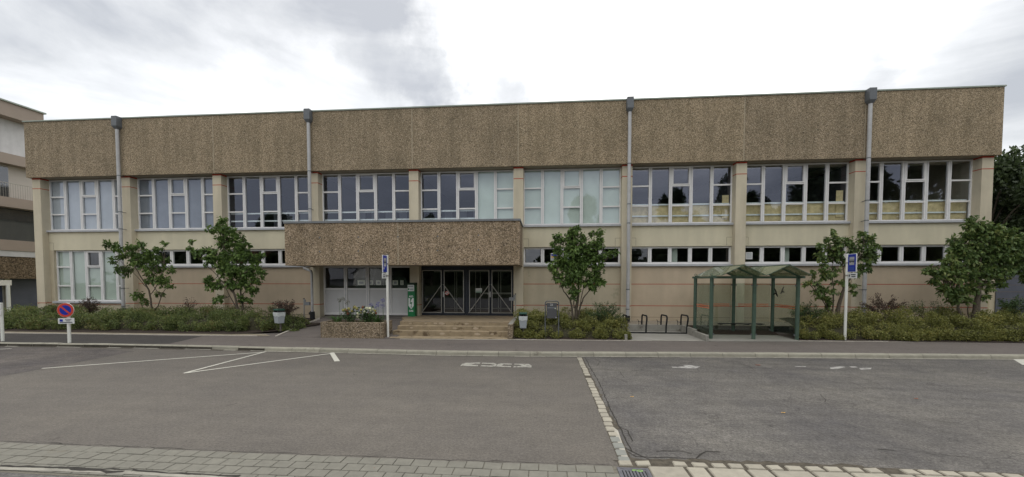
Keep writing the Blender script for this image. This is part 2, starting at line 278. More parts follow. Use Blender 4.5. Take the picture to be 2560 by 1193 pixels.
M=dict(
 agg=aggregate('aggregate_fascia',sc_=46,tint=(1.02,.985,.99),lum=1.25), agg2=aggregate('aggregate_canopy',tint=(1.05,.98,1.0),sc_=30,lum=1.25), aggp=aggregate('aggregate_planter',tint=(1.02,.98,1.02),sc_=30,lum=1.0),
 aggb=aggregate('aggregate_far',tint=(.95,.85,.8),sc_=14,lum=.7),
 joint=mat('joint_mortar',(.36,.31,.225),.9,.1),
 cream=mat('cream_render',(.615,.565,.42),.85,.05,1.2,streak=.08,bump=.1,bscale=60,bdist=.004),
 pil=mat('pilaster_render',(.575,.515,.39),.85,.06,1.5,streak=.14),
 lower=mat('lower_wall_render',(.53,.465,.34),.85,.07,1.1,streak=.08,dirt=((.30,.30,.21),.6,.60)),
 brownwall=mat('brown_wall_render',(.50,.41,.30),.85,.07,1.1,streak=.07),
 red=mat('red_groove',(.40,.055,.03),.8,.12,4), groove=mat('groove_dark',(.16,.13,.10),.9,.1),
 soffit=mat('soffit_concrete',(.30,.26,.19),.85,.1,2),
 frame=mat('window_frame_white',(.74,.73,.72),.45,.05,3,rnd=.06), sill=mat('sill_metal',(.42,.43,.45),.5,.1,3,dirt=((.30,.30,.28),5,.62)),
 coping=mat('coping_metal',(.30,.34,.29),.55,.15,3), copingd=mat('canopy_coping',(.17,.18,.19),.5,.1,4), roof=mat('roof_gravel',(.2,.2,.19),.9),
 zinc=mat('zinc_pipe',(.46,.46,.46),.5,.12,5,metal=.1,streak=.12), hopper=mat('hopper_zinc',(.13,.14,.15),.5,.1,5,metal=.2), black=mat('black_plastic',(.02,.02,.022),.5,.1),
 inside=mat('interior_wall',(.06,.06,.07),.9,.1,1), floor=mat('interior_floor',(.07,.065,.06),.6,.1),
 blindw=mat('white_blind',(.50,.52,.55),.9,.08,1.2,streak=.07), blindg=mat('green_blind',(.62,.69,.62),.9,.10,.8), blindd=mat('dim_blind',(.24,.255,.29),.9,.2,.8,streak=.08),
 board=mat('tan_board',(.64,.53,.30),.9,.22,5,dirt=((.40,.33,.18),3,.6)), rail=mat('interior_rail',(.75,.80,.80),.6,.1),
 glassu=glass('window_glass_upper',.10,(.90,.93,.93),gc=(.74,.80,1.0)), glassl=glass('window_glass_strip',.09,(.80,.83,.82)), glassd=glass('door_glass',.10,(.80,.82,.80)),glassr=glass('clear_glass',.06,(.86,.91,.87),.07,(.22,.25,.21)),
 glassroof=glass('mossy_roof_glass',.08,(.74,.80,.68),.38,(.34,.36,.23)),
 doorf=mat('door_frame_dark_blue',(.022,.028,.04),.4,.15,3), alu=mat('aluminium',(.42,.41,.38),.4,.1,5,metal=.5), grey=mat('grey_panel',(.60,.60,.60),.5,.04,1.5,streak=.05),
 stone=mat('sandstone_step',(.285,.225,.145),.85,.25,3,bump=.3,bscale=40,dirt=((.12,.085,.05),3.4,.55)), stonet=mat('sandstone_tread',(.27,.21,.135),.85,.15,2,dirt=((.16,.13,.10),1.5,.55)),
 stonec=mat('sandstone_chip',(.42,.34,.25),.9,.15,9),
 concrete=mat('concrete_slab',(.27,.26,.235),.9,.1,2,bump=.15,dirt=((.20,.19,.165),1.2,.60)), concw=mat('concrete_wall',(.27,.26,.23),.9,.18,4,bump=.25,dirt=((.12,.11,.085),2.4,.58)),
 kerb=mat('kerb_concrete',(.31,.295,.24),.9,.14,5,rnd=.12,bump=.2,dirt=((.17,.155,.125),2.4,.62)), kerbd=mat('kerb_mossy',(.05,.044,.034),.95,.4,4,rnd=.1),
 edging=mat('edging_stone',(.42,.39,.34),.9,.2,6), sand=mat('sandy_strip',(.26,.225,.165),.95,.2,3,bump=.4,dirt=((.13,.11,.08),2.5,.6)),
 gutter=mat('gutter_stone',(.30,.285,.245),.9,.25,4,rnd=.2,dirt=((.10,.09,.07),3,.6)),
 line=mat('road_paint',(.50,.49,.43),.7,.12,14,dirt=((.25,.24,.22),9,.66)), worn=mat('road_paint_worn',(.34,.33,.29),.8,.2,14,dirt=((.15,.14,.125),7,.50)),
 wornx=mat('road_paint_almost_gone',(.36,.35,.33),.9,.2,14,dirt=((.15,.145,.135),7,.49)),
 asph=asphalt('asphalt_brown',(.119,.108,.094),.36,.10), asphold=asphalt('asphalt_old',(.112,.106,.096),.5,.22,.7), asphw=asphalt('asphalt_pavement',(.136,.119,.107),.24,.08), asphd=asphalt('asphalt_dark',(.058,.053,.050),.25,.10),
 asphs=asphalt('asphalt_street',(.115,.111,.103),.5,.16,.2), asphl=asphalt('asphalt_old_left',(.098,.088,.080),.42,.25,.25),
 paver=mat('paver_concrete',(.175,.168,.142),.9,.12,9,rnd=.08,bump=.3,bscale=90,dirt=((.14,.12,.085),1.2,.62)), paverj=mat('paver_joint',(.135,.125,.10),.95,.3,20),
 cobble=mat('pale_cobble',(.33,.305,.25),.9,.12,10,rnd=.14,bump=.5,bscale=50,dirt=((.24,.22,.17),5,.64)), cobbleg=mat('grey_cobble',(.21,.215,.195),.9,.1,9),
 cement=mat('cement_patch',(.36,.34,.29),.95,.2,9,bump=.6,bscale=30), dirtgap=mat('dirt_gap',(.07,.06,.045),.95,.5,14), crack=mat('crack_dark',(.028,.025,.021),.95,.2),
 iron=mat('cast_iron',(.12,.12,.135),.55,.2,12,metal=.3), void=mat('drain_void',(.008,.008,.008),.95), green_paint=mat('green_spray',(.35,.62,.16),.8,.2,20),
 soil=mat('bark_mulch',(.035,.024,.017),.95,.5,16,bump=.8,bscale=30), gravel=mat('gravel',(.24,.21,.165),.95,.45,26,bump=.8,bscale=40), ground=mat('ground_grass',(.07,.085,.035),.95,.4,2),
 awhite2=mat('mount_white',(.85,.88,.78),.5,.05),
 fieldg=mat('sign_field_grey',(.36,.37,.38),.5,.08),
 white=mat('white_paint',(.72,.73,.68),.4,.05,4), signw=mat('sign_white',(.66,.67,.66),.4,.05), blue=mat('sign_blue',(.006,.028,.34),.35,.06), sred=mat('sign_red',(.56,.06,.035),.4,.08), sgrey=mat('sign_grey',(.34,.37,.40),.5,.1), dtext=mat('dark_lettering',(.05,.06,.08),.6),
 bin=mat('bin_grey',(.33,.36,.385),.5,.06,4), bag=mat('bin_bag_pale',(.50,.53,.53),.4,.2,9), bing=mat('bin_lid_green',(.015,.065,.045),.45,.15), binp=mat('bin_post',(.13,.115,.10),.6,.15),
 steel=mat('brushed_steel',(.36,.34,.30),.4,.1,6,metal=.6), anth=mat('anthracite_box',(.075,.077,.082),.5,.06,4), anthl=mat('anthracite_post',(.11,.12,.125),.45,.06,4),
 rack=mat('rack_dark_steel',(.018,.020,.022),.6,.15,spec=.2), shgreen=mat('shelter_green',(.062,.102,.074),.5,.2,8,dirt=((.12,.15,.11),7,.66)), orange=mat('orange_stripe',(.62,.15,.06),.6,.08), bird=mat('bird_decal',(.012,.012,.012),.6), birdg=mat('bird_decal_grey',(.12,.12,.11),.6),
 agreen=mat('cabinet_green',(.012,.16,.055),.4,.06), awhite=mat('cabinet_white',(.66,.68,.67),.45,.05), agrn2=mat('cabinet_dark',(.012,.045,.022),.5), lid=mat('label_grey',(.30,.33,.33),.4,.3,20),
 bark=mat('bark',(.095,.078,.058),.95,.4,18,bump=.7,bscale=40), barkg=mat('bark_mossy',(.085,.085,.055),.95,.4,14,bump=.7,bscale=40),
 stem=mat('plant_stem',(.06,.11,.03),.7), ag=mat('agapanthus_blue',(.16,.16,.34),.7,.3,30), agold=mat('agapanthus_seed',(.14,.14,.11),.8,.3,30), hyw=mat('hydrangea_cream',(.72,.72,.50),.8,.2,40), hyg=mat('hydrangea_lime',(.36,.33,.11),.8,.35,30), hyr=mat('hydrangea_russet',(.22,.09,.05),.8,.3,30),
 taupe=mat('taupe_panel',(.30,.245,.20),.7,.05,1), taupel=mat('pale_panel',(.50,.46,.41),.7,.05,1), whitebrick=mat('white_brick',(.55,.545,.54),.8,.07,2,streak=.1), dwin=mat('dark_shutter',(.03,.032,.036),.4,.15), bluegrey=mat('blue_grey_shutter',(.085,.092,.12),.6,.12,2), 
 rooft=mat('roof_tile_grey',(.22,.22,.23),.8,.1,5), stucco=mat('white_stucco',(.7,.68,.62),.85,.05,2), hedgew=mat('hedge_dark',(.05,.06,.03),.9,.4,2),
 brickb=mat('brown_brick',(.22,.11,.06),.85,.15,4),
 leafy=mat('fallen_leaf_yellow',(.55,.33,.08),.7,.2,30), leafr=mat('fallen_leaf_brown',(.26,.07,.03),.8,.2,30),
)
M['leafA']=leafmat('leaf_cherry',[(0.032,0.056,0.015),(0.071,0.125,0.029),(0.121,0.197,0.045),(0.231,0.316,0.079)],nscale=1.6)
M['leafB']=leafmat('leaf_pale',[(0.033,0.054,0.018),(0.075,0.128,0.036),(0.128,0.188,0.051),(0.232,0.247,0.075)],nscale=1.6)
M['leafH']=leafmat('leaf_ground_shrub',[(0.036,0.044,0.018),(0.090,0.118,0.040),(0.140,0.190,0.058),(0.200,0.225,0.072),(0.27,0.165,0.078)],nscale=1.3,trans=.2)
M['leafH2']=leafmat('leaf_ground_shrub_yellow',[(0.060,0.060,0.021),(0.149,0.161,0.045),(0.245,0.254,0.070),(0.350,0.289,0.088)],nscale=1.3,trans=.2)
M['leafR']=leafmat('leaf_dark_red',[(0.029,0.026,0.019),(0.072,0.048,0.038),(0.112,0.067,0.051),(0.088,0.104,0.042)],nscale=2)
M['leafG']=leafmat('leaf_fine_green',[(0.031,0.054,0.020),(0.060,0.105,0.037),(0.102,0.162,0.054)],nscale=2)
M['leafF']=leafmat('leaf_far',[(0.019,0.029,0.016),(0.045,0.067,0.026),(0.080,0.112,0.038)],nscale=.5)
M['leafS']=leafmat('leaf_strappy',[(0.026,0.065,0.016),(0.065,0.143,0.033),(0.130,0.208,0.065)],nscale=3)
# ------------------------------------------------------------------ ground, road, pavement
KP=[(0,857),(160,859),(320,861),(500,864.5),(700,869.5),(900,874),(1100,878.5),(1300,881),(1450,881.5),(1700,882.5),(1950,884),(2200,886),(2560,888.5)]
kf=[atZ(x,y,.12)[:2] for x,y in KP]                                   # kerb: front top edge
d0=kf[1]-kf[0]; kf=[kf[0]-d0/np.linalg.norm(d0)*30]+kf+[kf[-1]+np.array([30,.6])]
PP=[(0,833),(340,837),(690,841),(980,848),(1300,850),(1560,852),(2000,853),(2560,857)]
pb=[atZ(x,y,.12)[:2] for x,y in PP]; pb=[pb[0]+np.array([-30,0])]+pb+[pb[-1]+np.array([30,.3])]
def interp(poly,x):
    for a,b in zip(poly,poly[1:]):
        if a[0]<=x<=b[0]: return a[1]+(b[1]-a[1])*(x-a[0])/(b[0]-a[0])
    return poly[-1][1]
NL=[(0,1107),(640,1135),(1280,1160),(1540,1168),(1924,1165),(2180,1172),(2560,1186)]
nl=[atZ(x,y,0)[:2] for x,y in NL]
struct(MB().sheet([(-400,-400),(400,-400),(400,400),(-400,400)],-.06),'ground',M['ground'])
struct(MB().sheet([(-60,-14),(60,-14)]+[(p[0],p[1]-.02) for p in reversed(kf)],0),'road',M['asph'])
# the old, cracked asphalt right of the cobble line, and the darker patch at far left
CX0,CX1=1.03,1.20
struct(MB().sheet([(CX1,5.42),(30,5.9)]+[(x,interp(kf,x)-.14) for x in (30,15,10,6,3,CX1)],.004),'road_old_surface',M['asphold'])
pl=[atZ(*p,0)[:2] for p in [(337,879),(200,905),(0,942)]]
struct(MB().sheet([pl[0],pl[1],pl[2],pl[2]+(pl[2]-pl[0])*1.5,(-45,13.2)]+[(x,interp(kf,x)-.14) for x in (-40,-20,-17)],.004),'road_old_surface_patch',M['asphl'])
struct(MB().sheet([(-60,-14),(60,-14),(60,4.6),(6,4.75),(1.6,4.78),(-.4,4.62)]+[tuple(atZ(x,y,0)[:2]) for x,y in [(600,1193),(300,1181),(0,1169)]]+[(-30,4.9)],.004),'street',M['asphs'])
# pavement
struct(MB().prism([(p[0],p[1]) for p in kf]+[(60,24),(-60,24)],-.02,.112),'pavement_base',M['asphw'])
mb=MB()
for a,b in zip(kf,kf[1:]): pass
struct(MB().sheet([(p[0],p[1]+.1) for p in kf]+[(p[0],p[1]) for p in reversed(pb)],.118),'pavement',M['asphw'])
dp=[atZ(*p,.12)[:2] for p in [(0,834),(250,836.5),(505,841),(470,849),(425,859)]]
struct(MB().sheet([dp[0]+np.array([-20,0])]+[np.array(p) for p in dp]+[(x,interp(kf,x)+.12) for x in (-15,-20,-40)],.122),'pavement_dark_patch',M['asphd'])
# kerb stones following the curve
def kerbs():
    mb=MB(); L_=1.04
    seg=[]; s=0
    xs=np.arange(-40,32,L_)
    for i,x in enumerate(xs):
        a=np.array([x,interp(kf,x)]); b=np.array([x+L_-.014,interp(kf,x+L_)])
        d=(b-a)/np.linalg.norm(b-a); n=np.array([-d[1],d[0]])
        wd=.13+.05*(x>-9)
        dz=random.uniform(-.004,.004); hz=.122+dz
        fw=a-n*.03; gw=b-n*.03
        prof=[(-.035,0.0),(-.022,hz-.035),(.0,hz-.006),(.02,hz),(wd,hz),(wd,0.0)]
        V=[];
        for q in (a,b):
            for o,z in prof: p=q+n*o; V.append((p[0],p[1],z))
        k=len(prof); Fs=[(j,j+1,j+1+k,j+k)[::-1] for j in range(k-1)]+[tuple(range(k)),tuple(range(2*k-1,k-1,-1))]
        dark = 1 if x<-13.2 else 0
        mb.add(V,Fs,0)
        if dark:
            for j in (0,): mb.m[-len(Fs)+j]=1
        if -13.2<=x<-9 and i%2==0: mb.m[-len(Fs)]=1
    return mb
struct(kerbs(),'kerb',[M['kerb'],M['kerbd']])
mb=MB(); xs=np.arange(-40,32,.52)
for x in xs:
    if x<-9 and random.random()<.3: continue
    wv=.10+random.uniform(-.015,.015); y0=interp(kf,x)-.045; y1=interp(kf,x+.5)-.045
    mb.prism([(x,y0-wv),(x+.505,y1-wv),(x+.505,y1),(x,y0)],-.01,.007)
struct(mb,'gutter_edge',M['gutter'])
mb=MB()
for i in range(len(kf)-1):
    a,b=kf[i],kf[i+1]; mb.sheet([(a[0],a[1]-.20),(b[0],b[1]-.20),(b[0],b[1]-.02),(a[0],a[1]-.02)],.0055)
struct(mb,'gutter_dirt',M['dirtgap'])
# edging along the back of the pavement
mb=MB(); x=-45
while x<32:
    l=random.uniform(.85,1.0); xm=x+l/2
    if not(-12.6<xm<-5.9):
        mb.prism([(x,interp(pb,x)-.01),(x+l-.012,interp(pb,x+l)-.01),(x+l-.012,interp(pb,x+l)+.06),(x,interp(pb,x)+.06)],.05,.136+random.uniform(-.003,.003))
    x+=l
struct(mb,'edging',M['edging'])
# stone cobbles across the road
mb=MB(); y=5.46
while y<12.86:
    l=.245+random.uniform(-.04,.03)
    if y<6.05: l=.24
    j=random.uniform(-.012,.012); mi=1 if y<6.2 else 0
    if random.random()>.07: mb.bbox(CX0+j,CX1+j-.01+random.uniform(-.01,.0),y,y+l-.034,-.03,.014+random.uniform(-.004,.004),.012,mi)
    y+=l
struct(mb,'cobble_line',[M['cobble'],M['cobbleg']])
def ribbon(mb,pts,w,z,m=0,jit=.3):
    P=[np.array(p[:2],float) for p in pts]; Q=[P[0]]
    for a,b in zip(P,P[1:]):
        n=max(1,int(np.linalg.norm(b-a)/.12))
        for k in range(1,n+1):
            p=a+(b-a)*k/n
            if jit and k<n: p=p+rng.normal(0,.03*jit,2)
            Q.append(p)
    Ls=[];Rs=[]
    for i,p in enumerate(Q):
        d=Q[min(i+1,len(Q)-1)]-Q[max(i-1,0)]; d=d/(np.linalg.norm(d)+1e-9); n=np.array([-d[1],d[0]]); ww=w/2*(1+ (rng.uniform(-.5,.6) if jit else 0))
        Ls.append(p+n*ww); Rs.append(p-n*ww)
    k=len(Q); V=[(*p,z) for p in Ls]+[(*p,z) for p in Rs]
    mb.add(V,[(i,i+k,i+k+1,i+1) for i in range(k-1)],m)
g=lambda L_,z=0:[atZ(x,y,z)[:2] for x,y in L_]
mb=MB()
ribbon(mb,g([(1462,893),(1500,962),(1525,1022),(1548,1068)]),.020,.0075)
ribbon(mb,g([(1548,1068),(1570,1078),(1582,1105)]),.018,.0075); ribbon(mb,g([(1548,1068),(1562,1095),(1580,1130)]),.02,.0075)
ribbon(mb,g([(1560,1120),(1600,1140),(1625,1150)]),.018,.0075); ribbon(mb,g([(1565,1128),(1590,1143),(1690,1146),(1740,1148),(1765,1130),(1800,1131)]),.02,.0075,jit=.6)
ribbon(mb,g([(1465,893),(1600,895),(1700,894)]),.04,.0075); ribbon(mb,g([(1488,897),(1500,905),(1492,915)]),.012,.0075,jit=.8)
ribbon(mb,g([(1545,925),(1560,945)]),.01,.0075); ribbon(mb,g([(1640,1130),(1700,1128),(1730,1135)]),.015,.0075,jit=.8)
ribbon(mb,g([(2195,1124),(2235,1127)]),.015,.0075); ribbon(mb,g([(1700,909),(1730,908)]),.03,.0075)
for _ in range(20):
    x=random.uniform(1.8,14); y=random.uniform(6,13); p=[(x,y)]; a=random.uniform(-.6,.6)
    for k in range(random.randint(2,5)): a+=random.uniform(-.7,.7); x+=.22*math.cos(a); y+=.22*math.sin(a); p.append((x,y))
    ribbon(mb,p,.008,.0075,jit=.9)
struct(mb,'road_cracks',M['crack'])
mb=MB(); ribbon(mb,g([(1452,893),(1490,962),(1520,1030),(1545,1075)]),.06,.0065,jit=1.0)
ribbon(mb,g([(1560,1150),(1640,1150),(1900,1160),(2160,1168)]),.10,.0065,jit=.8)
struct(mb,'road_dirt',M['dirtgap'])
struct(MB().sheet(g([(1532,1068),(1545,1078),(1556,1110),(1566,1135),(1575,1155),(1556,1155),(1545,1110)]),.010),'cement_patch',M['cement'])
# concrete pavers along the near side
def pavers():
    mb=MB(); base=MB(); rows=4
    def yl(x): return interp([np.array([-30,5.75])]+nl[:4]+[np.array([3,5.33])],x)
    for r in range(rows):
        x=-16+(.12 if r%2 else 0)
        while x<(.86 if r else .95):
            l=.245; x1=min(x+l-.006,.95); y1=yl(x)-.012-r*.198; y2=yl(x1)-.012-r*.198; d=.191; t=.018+random.uniform(-.003,.003)
            s=.004; V=[(x,y1-d,0),(x1,y2-d,0),(x1,y2,0),(x,y1,0),(x+s,y1-d+s,t),(x1-s,y2-d+s,t),(x1-s,y2-s,t),(x+s,y1-s,t)]
            if x1-x>.06: mb.add(V,[(4,5,6,7),(0,1,5,4),(1,2,6,5),(2,3,7,6),(3,0,4,7)])
            x+=l
    return mb
struct(MB().sheet([(-30,5.72)]+[tuple(p) for p in nl[:4]]+[(.96,4.55),(-5,4.5),(-30,4.95)],.006),'paver_bed',M['paverj'])
struct(pavers(),'paver_strip',M['paver'])
mb=MB(); ribbon(mb,g([(0,1168),(150,1172),(300,1178),(450,1187),(600,1194)]),.03,.022,jit=.5); ribbon(mb,g([(150,1173),(230,1178),(310,1183)]),.05,.0222,jit=.5)
ribbon(mb,g([(0,1106),(640,1134),(1280,1159),(1530,1167)]),.014,.0205,jit=.5)
struct(mb,'paver_gap',M['crack'])
mb=MB(); ribbon(mb,[(p[0],p[1]-.09) for p in g([(0,1166),(300,1175),(600,1192)])],.07,.0212,jit=0)
struct(mb,'paver_edge_stone',M['gutter'])
# pale cobbles, lower right
mb=MB(); cl=[atZ(x,y,0)[:2] for x,y in [(1530,1154),(1670,1155),(1924,1165),(2180,1172),(2560,1188)]]; cl=cl+[cl[-1]+np.array([10,.5])]
x=1.0
while x<12:
    l=random.uniform(.22,.27); 
    y0=interp(cl,x); y1=interp(cl,x+l)
    if not(1.33<x<1.5) and random.random()>.04:
        c=[random.uniform(.0,.02) for _ in range(4)]
        V=[(x+c[0],y0-.15,0),(x+l-.034-c[1],y1-.15,0),(x+l-.034-c[2],y1-c[3],0),(x+c[3],y0-c[0],0)]; T=[(a+(.012 if i in(0,3) else -.012),b+(.012 if i<2 else -.012),.022) for i,(a,b,_) in enumerate(V)]
        mb.add(V+T,[(4,5,6,7),(0,1,5,4),(1,2,6,5),(2,3,7,6),(3,0,4,7)])
    x+=l
x=1.37
while x<12:
    l=random.choice([.27,.3,.48,.5]); y0=interp(cl,x)-.17; y1=interp(cl,x+l)-.17
    V=[(x,y0-.36,0),(x+l-.032,y1-.36,0),(x+l-.032,y1,0),(x,y0,0)]; T=[(a+(.014 if i in(0,3) else -.014),b+(.012 if i<2 else -.012),.022) for i,(a,b,_) in enumerate(V)]
    mb.add(V+T,[(4,5,6,7),(0,1,5,4),(1,2,6,5),(2,3,7,6),(3,0,4,7)])
    x+=l
struct(mb,'cobble_strip',M['cobble'])
struct(MB().sheet([(.99,5.52)]+[(p[0],p[1]+.03) for p in cl]+[(16,4.6),(.99,4.7)],.0062),'cobble_bed',M['dirtgap'])
struct(MB().sheet([(CX0-.012,5.44),(CX1+.008,5.44),(CX1+.008,12.9),(CX0-.012,12.9)],.0058),'cobble_joint_bed',M['dirtgap'])
# painted markings
def stripe(mb,a,b,w,z=.009,m=0):
    a=np.array(a[:2]);b=np.array(b[:2]);d=(b-a)/np.linalg.norm(b-a);n=np.array([-d[1],d[0]])*w/2
    mb.sheet([a-n,b-n,b+n,a+n],z,m)
mb=MB()
P=g([(105,922),(662,881),(664,880),(460,934),(832,884)])
stripe(mb,P[0],P[1],.09); stripe(mb,P[2],P[3],.09,.0095); stripe(mb,P[3],P[4],.09,.010)
mb.sheet(g([(824,883.5),(835,882),(850,904),(836,904.5)]),.0105)
stripe(mb,*g([(-60,877),(30,872)]),.08,.009); mb.sheet(g([(2533,899),(2560,899),(2600,915),(2556,913)]),.009)
struct(mb,'road_lines',M['line'])
q=lambda L_:[(1130+x/11.636,890+y/11.636) for x,y in L_]
mb=MB()
for pl_ in [[(235,303),(300,235),(420,205),(830,198),(815,232),(640,236),(570,268),(765,272),(745,312),(400,306)],
          [(885,205),(1230,212),(1300,252),(1260,325),(820,312),(860,275),(1140,285),(1180,262),(1110,240),(860,238)],
          [(1285,325),(1310,262),(1400,222),(1745,232),(1735,262),(1500,260),(1435,296),(1725,303),(1705,338)],
          [(1815,235),(2230,242),(2315,290),(2310,345),(1780,342),(1805,303),(2010,305),(2020,285),(1930,268),(1810,265)]]:
    mb.sheet(g(q(pl_)),.009)
struct(mb,'road_lettering_worn',M['worn'])
mb=MB(); q2=lambda L_:[(1640+x/4.414,895+y/4.414) for x,y in L_]
for pl_ in [[(290,78),(400,85),(490,98),(440,118),(330,118),(180,110),(170,100),(320,98)],[(1920,110),(2050,93),(2095,105),(2000,125),(1925,125)],[(2130,97),(2200,98),(2230,108),(2160,110)],[(2240,115),(2380,112),(2370,128),(2260,135)],[(1530,95),(1660,95),(1650,103),(1540,103)]]:
    mb.sheet(g(q2(pl_)),.009)
struct(mb,'road_lettering_faded',M['wornx'])
# ------------------------------------------------------------------ planting beds, ramp, terraces
YW=20.3; YP=19.85; YF=19.68; GZ=.5     # window plane, pilaster face, fascia face, ground at the wall
def bed(poly,front_y,name,m=M['soil']):
    # poly at low z in front rising to GZ at the wall
    pts=[(x,y,.125+(GZ-.125)*max(0,min(1,(y-front_y)/(19.4-front_y)))) for x,y in poly]
    mb=MB(); n=len(pts); mb.add(pts,[tuple(range(n))]); return struct(mb,name,m)
bed([(-60,16.3),(-13.6,16.3),(-11.9,17.0),(-10.6,18.6),(-10.15,20.1),(-60,20.1)],16.3,'planting_bed',M['soil'])
mb=MB(); mb.sheet([(-60,15.94),(-24,15.94),(-11.6,15.98),(-12.2,16.5),(-13.9,16.55),(-60,16.9)],.128); struct(mb,'sandy_verge',M['sand'])
bx0=X(1286,840,16.1)+.02; bx1=X(1566,845,16)-.02
bed([(bx0,15.85),(bx1,15.95),(3.55,20.1),(bx0,20.1)],15.9,'planting_bed_middle')
bed([(X(1998,848,16.45),16.42),(40,16.9),(40,20.1),(11.4,20.1)],16.4,'planting_bed_right')
# ramp left of planter
e=[atZ(690,841,.13),atZ(757,813,.30),atZ(800,797,.57)]
L0=np.array([-5.6,17.9,.45]);
mb=MB(); V=[(e[0][0],e[0][1],.124),(-6.1,15.7,.124),(-6.1,16.9,.25),(e[1][0],e[1][1],.31),(-6.4,20.25,.64),(-11.6,20.25,.62),(-5.9,18.6,.62),(e[2][0],e[2][1],.56)]
mb.add(V,[(0,1,2,3),(3,2,6,7),(7,6,4,5)]); struct(mb,'entrance_ramp',M['asphw'])
mb=MB()
for a,b in zip(e,e[1:]): mb.bar((a[0],a[1],a[2]-.02),(b[0],b[1],b[2]+.02 if b is e[2] else b[2]),.08,.09)
struct(mb,'ramp_edging',M['edging'])
mb=MB(); mb.box(-9.9,-8.3,17.55,17.62,.36,.372); struct(mb,'ramp_drain',M['iron'])
# bike terrace and shelter floor
tx0=X(1568,845,16.0); tx1=X(1772,845,16.0); tx2=X(1992,848,16.2)
struct(MB().prism([(tx0,15.95),(tx1,16.0),(tx1+.15,18.9),(tx0-.05,18.9)],.05,.135),'bike_terrace',M['concrete'])
struct(MB().prism([(tx1,16.0),(tx2+.2,16.25),(tx2+.2,17.95),(tx1,17.9)],.05,.139),'shelter_floor',M['concrete'])
struct(MB().add([(3.5,18.95,.42),(13.5,18.95,.42),(13.5,20.2,.5),(3.5,20.2,.5)],[(0,1,2,3)]),'gravel_strip',M['gravel'])
struct(MB().add([(tx1+.1,17.9,.14),(tx2+.3,17.9,.14),(tx2+.3,18.95,.42),(tx1+.1,18.95,.42)],[(0,1,2,3)]),'shelter_bank',M['soil'])
def wall_thing(name,mb,label,cat,m,loc): 
    r=thing(name,loc,label,cat); mb.build('wall',m,r); return r
mb=MB(); mb.bbox(tx0-.15,tx1+.15,18.8,18.95,.1,.44,.01); wall_thing('retaining_wall',mb,'low grey concrete wall behind the bicycle rack, topped by gravel','retaining wall',M['concw'],(5.5,18.9,.1))
mb=MB(); mb.add([(tx0-.1,15.95,.1),(tx0,15.95,.1),(tx0,18.8,.1),(tx0-.1,18.8,.1),(tx0-.1,15.95,.35),(tx0,15.95,.35),(tx0,18.8,.44),(tx0-.1,18.8,.44)],[(0,3,2,1),(4,5,6,7),(0,1,5,4),(1,2,6,5),(2,3,7,6),(3,0,4,7)]); wall_thing('side_wall',mb,'thin sloping concrete side wall between shrubs and bicycle rack terrace','retaining wall',M['concw'],(tx0,17,.1))
mb=MB(); mb.bbox(tx1-.12,tx1,15.98,17.2,.1,.36,.008); mb.bbox(tx1-.12,tx1,17.205,18.79,.1,.44,.008); wall_thing('side_wall',mb,'stepped concrete side wall between the bicycle rack and the green shelter','retaining wall',M['concw'],(tx1,17,.1))
# ------------------------------------------------------------------ the sports hall
PC=[-27.75,-22.42,-17.2,-11.9,-6.62,-1.33,3.93,9.2,14.45,19.78]     # pilaster centres
hall=thing('school_hall',(-4,22,0),'long two-storey beige hall with brown pebble fascia and grid windows','building')
PW=.24; ZT=11.07; ZB=8.05
def window(x0,x1,z0,z1,cols,trans,parent,gm,opening=2,fw=.055,mw=.15,yg=YW,label=None,thick=None,sillz=True,otrans=None):
    w=.075; mb=MB(); Y0=yg-.05;Y1=yg+.03
    mb.box(x0,x1,Y0,Y1,z1-fw,z1); mb.box(x0,x1,Y0,Y1,z0,z0+fw*1.3)
    zi0=z0+fw*1.3; zi1=z1-fw; n=cols; pitch=(x1-x0-2*fw+mw)/n
    mb.box(x0,x0+fw,Y0,Y1,zi0,zi1); mb.box(x1-fw,x1,Y0,Y1,zi0,zi1)
    gl=MB()
    for k in range(n):
        a=x0+fw+k*pitch; b=a+pitch-mw
        if k<n-1: mb.box(b,b+mw,Y0-.012,Y1,zi0,zi1); mb.box(b+mw/2-.004,b+mw/2+.004,Y0-.016,Y0-.0125,zi0,zi1,1)
        ts=trans(k)
        for t in ts: mb.box(a,b,Y0+.004,Y1,t-.035,t+.035)
        if k==opening and ts:
            tt=ts[0]; q=.05
            for (c0,c1,e0,e1) in ((a,a+q,tt+.035,zi1),(b-q,b,tt+.035,zi1),(a+q,b-q,zi1-q,zi1),(a+q,b-q,tt+.035,tt+.035+q)): mb.box(c0,c1,Y0-.02,Y1-.01,e0,e1)
        t0=random.uniform(-.004,.004); gl.add([(a,yg+t0,zi0),(b,yg-t0,zi0),(b,yg-t0*.4,zi1),(a,yg+t0*1.3,zi1)],[(0,1,2,3)])
    o=mb.build('window',[M['frame'],M['sgrey']],parent)
    gl.build('pane',gm,o)
    if sillz: MB().bbox(x0-.06,x1+.06,Y0-.22,Y0+.03,z0-.10,z0-.002,.008).build('sill',M['sill'],o)
    return o,[(x0+fw+k*pitch,x0+fw+k*pitch+pitch-mw) for k in range(n)]
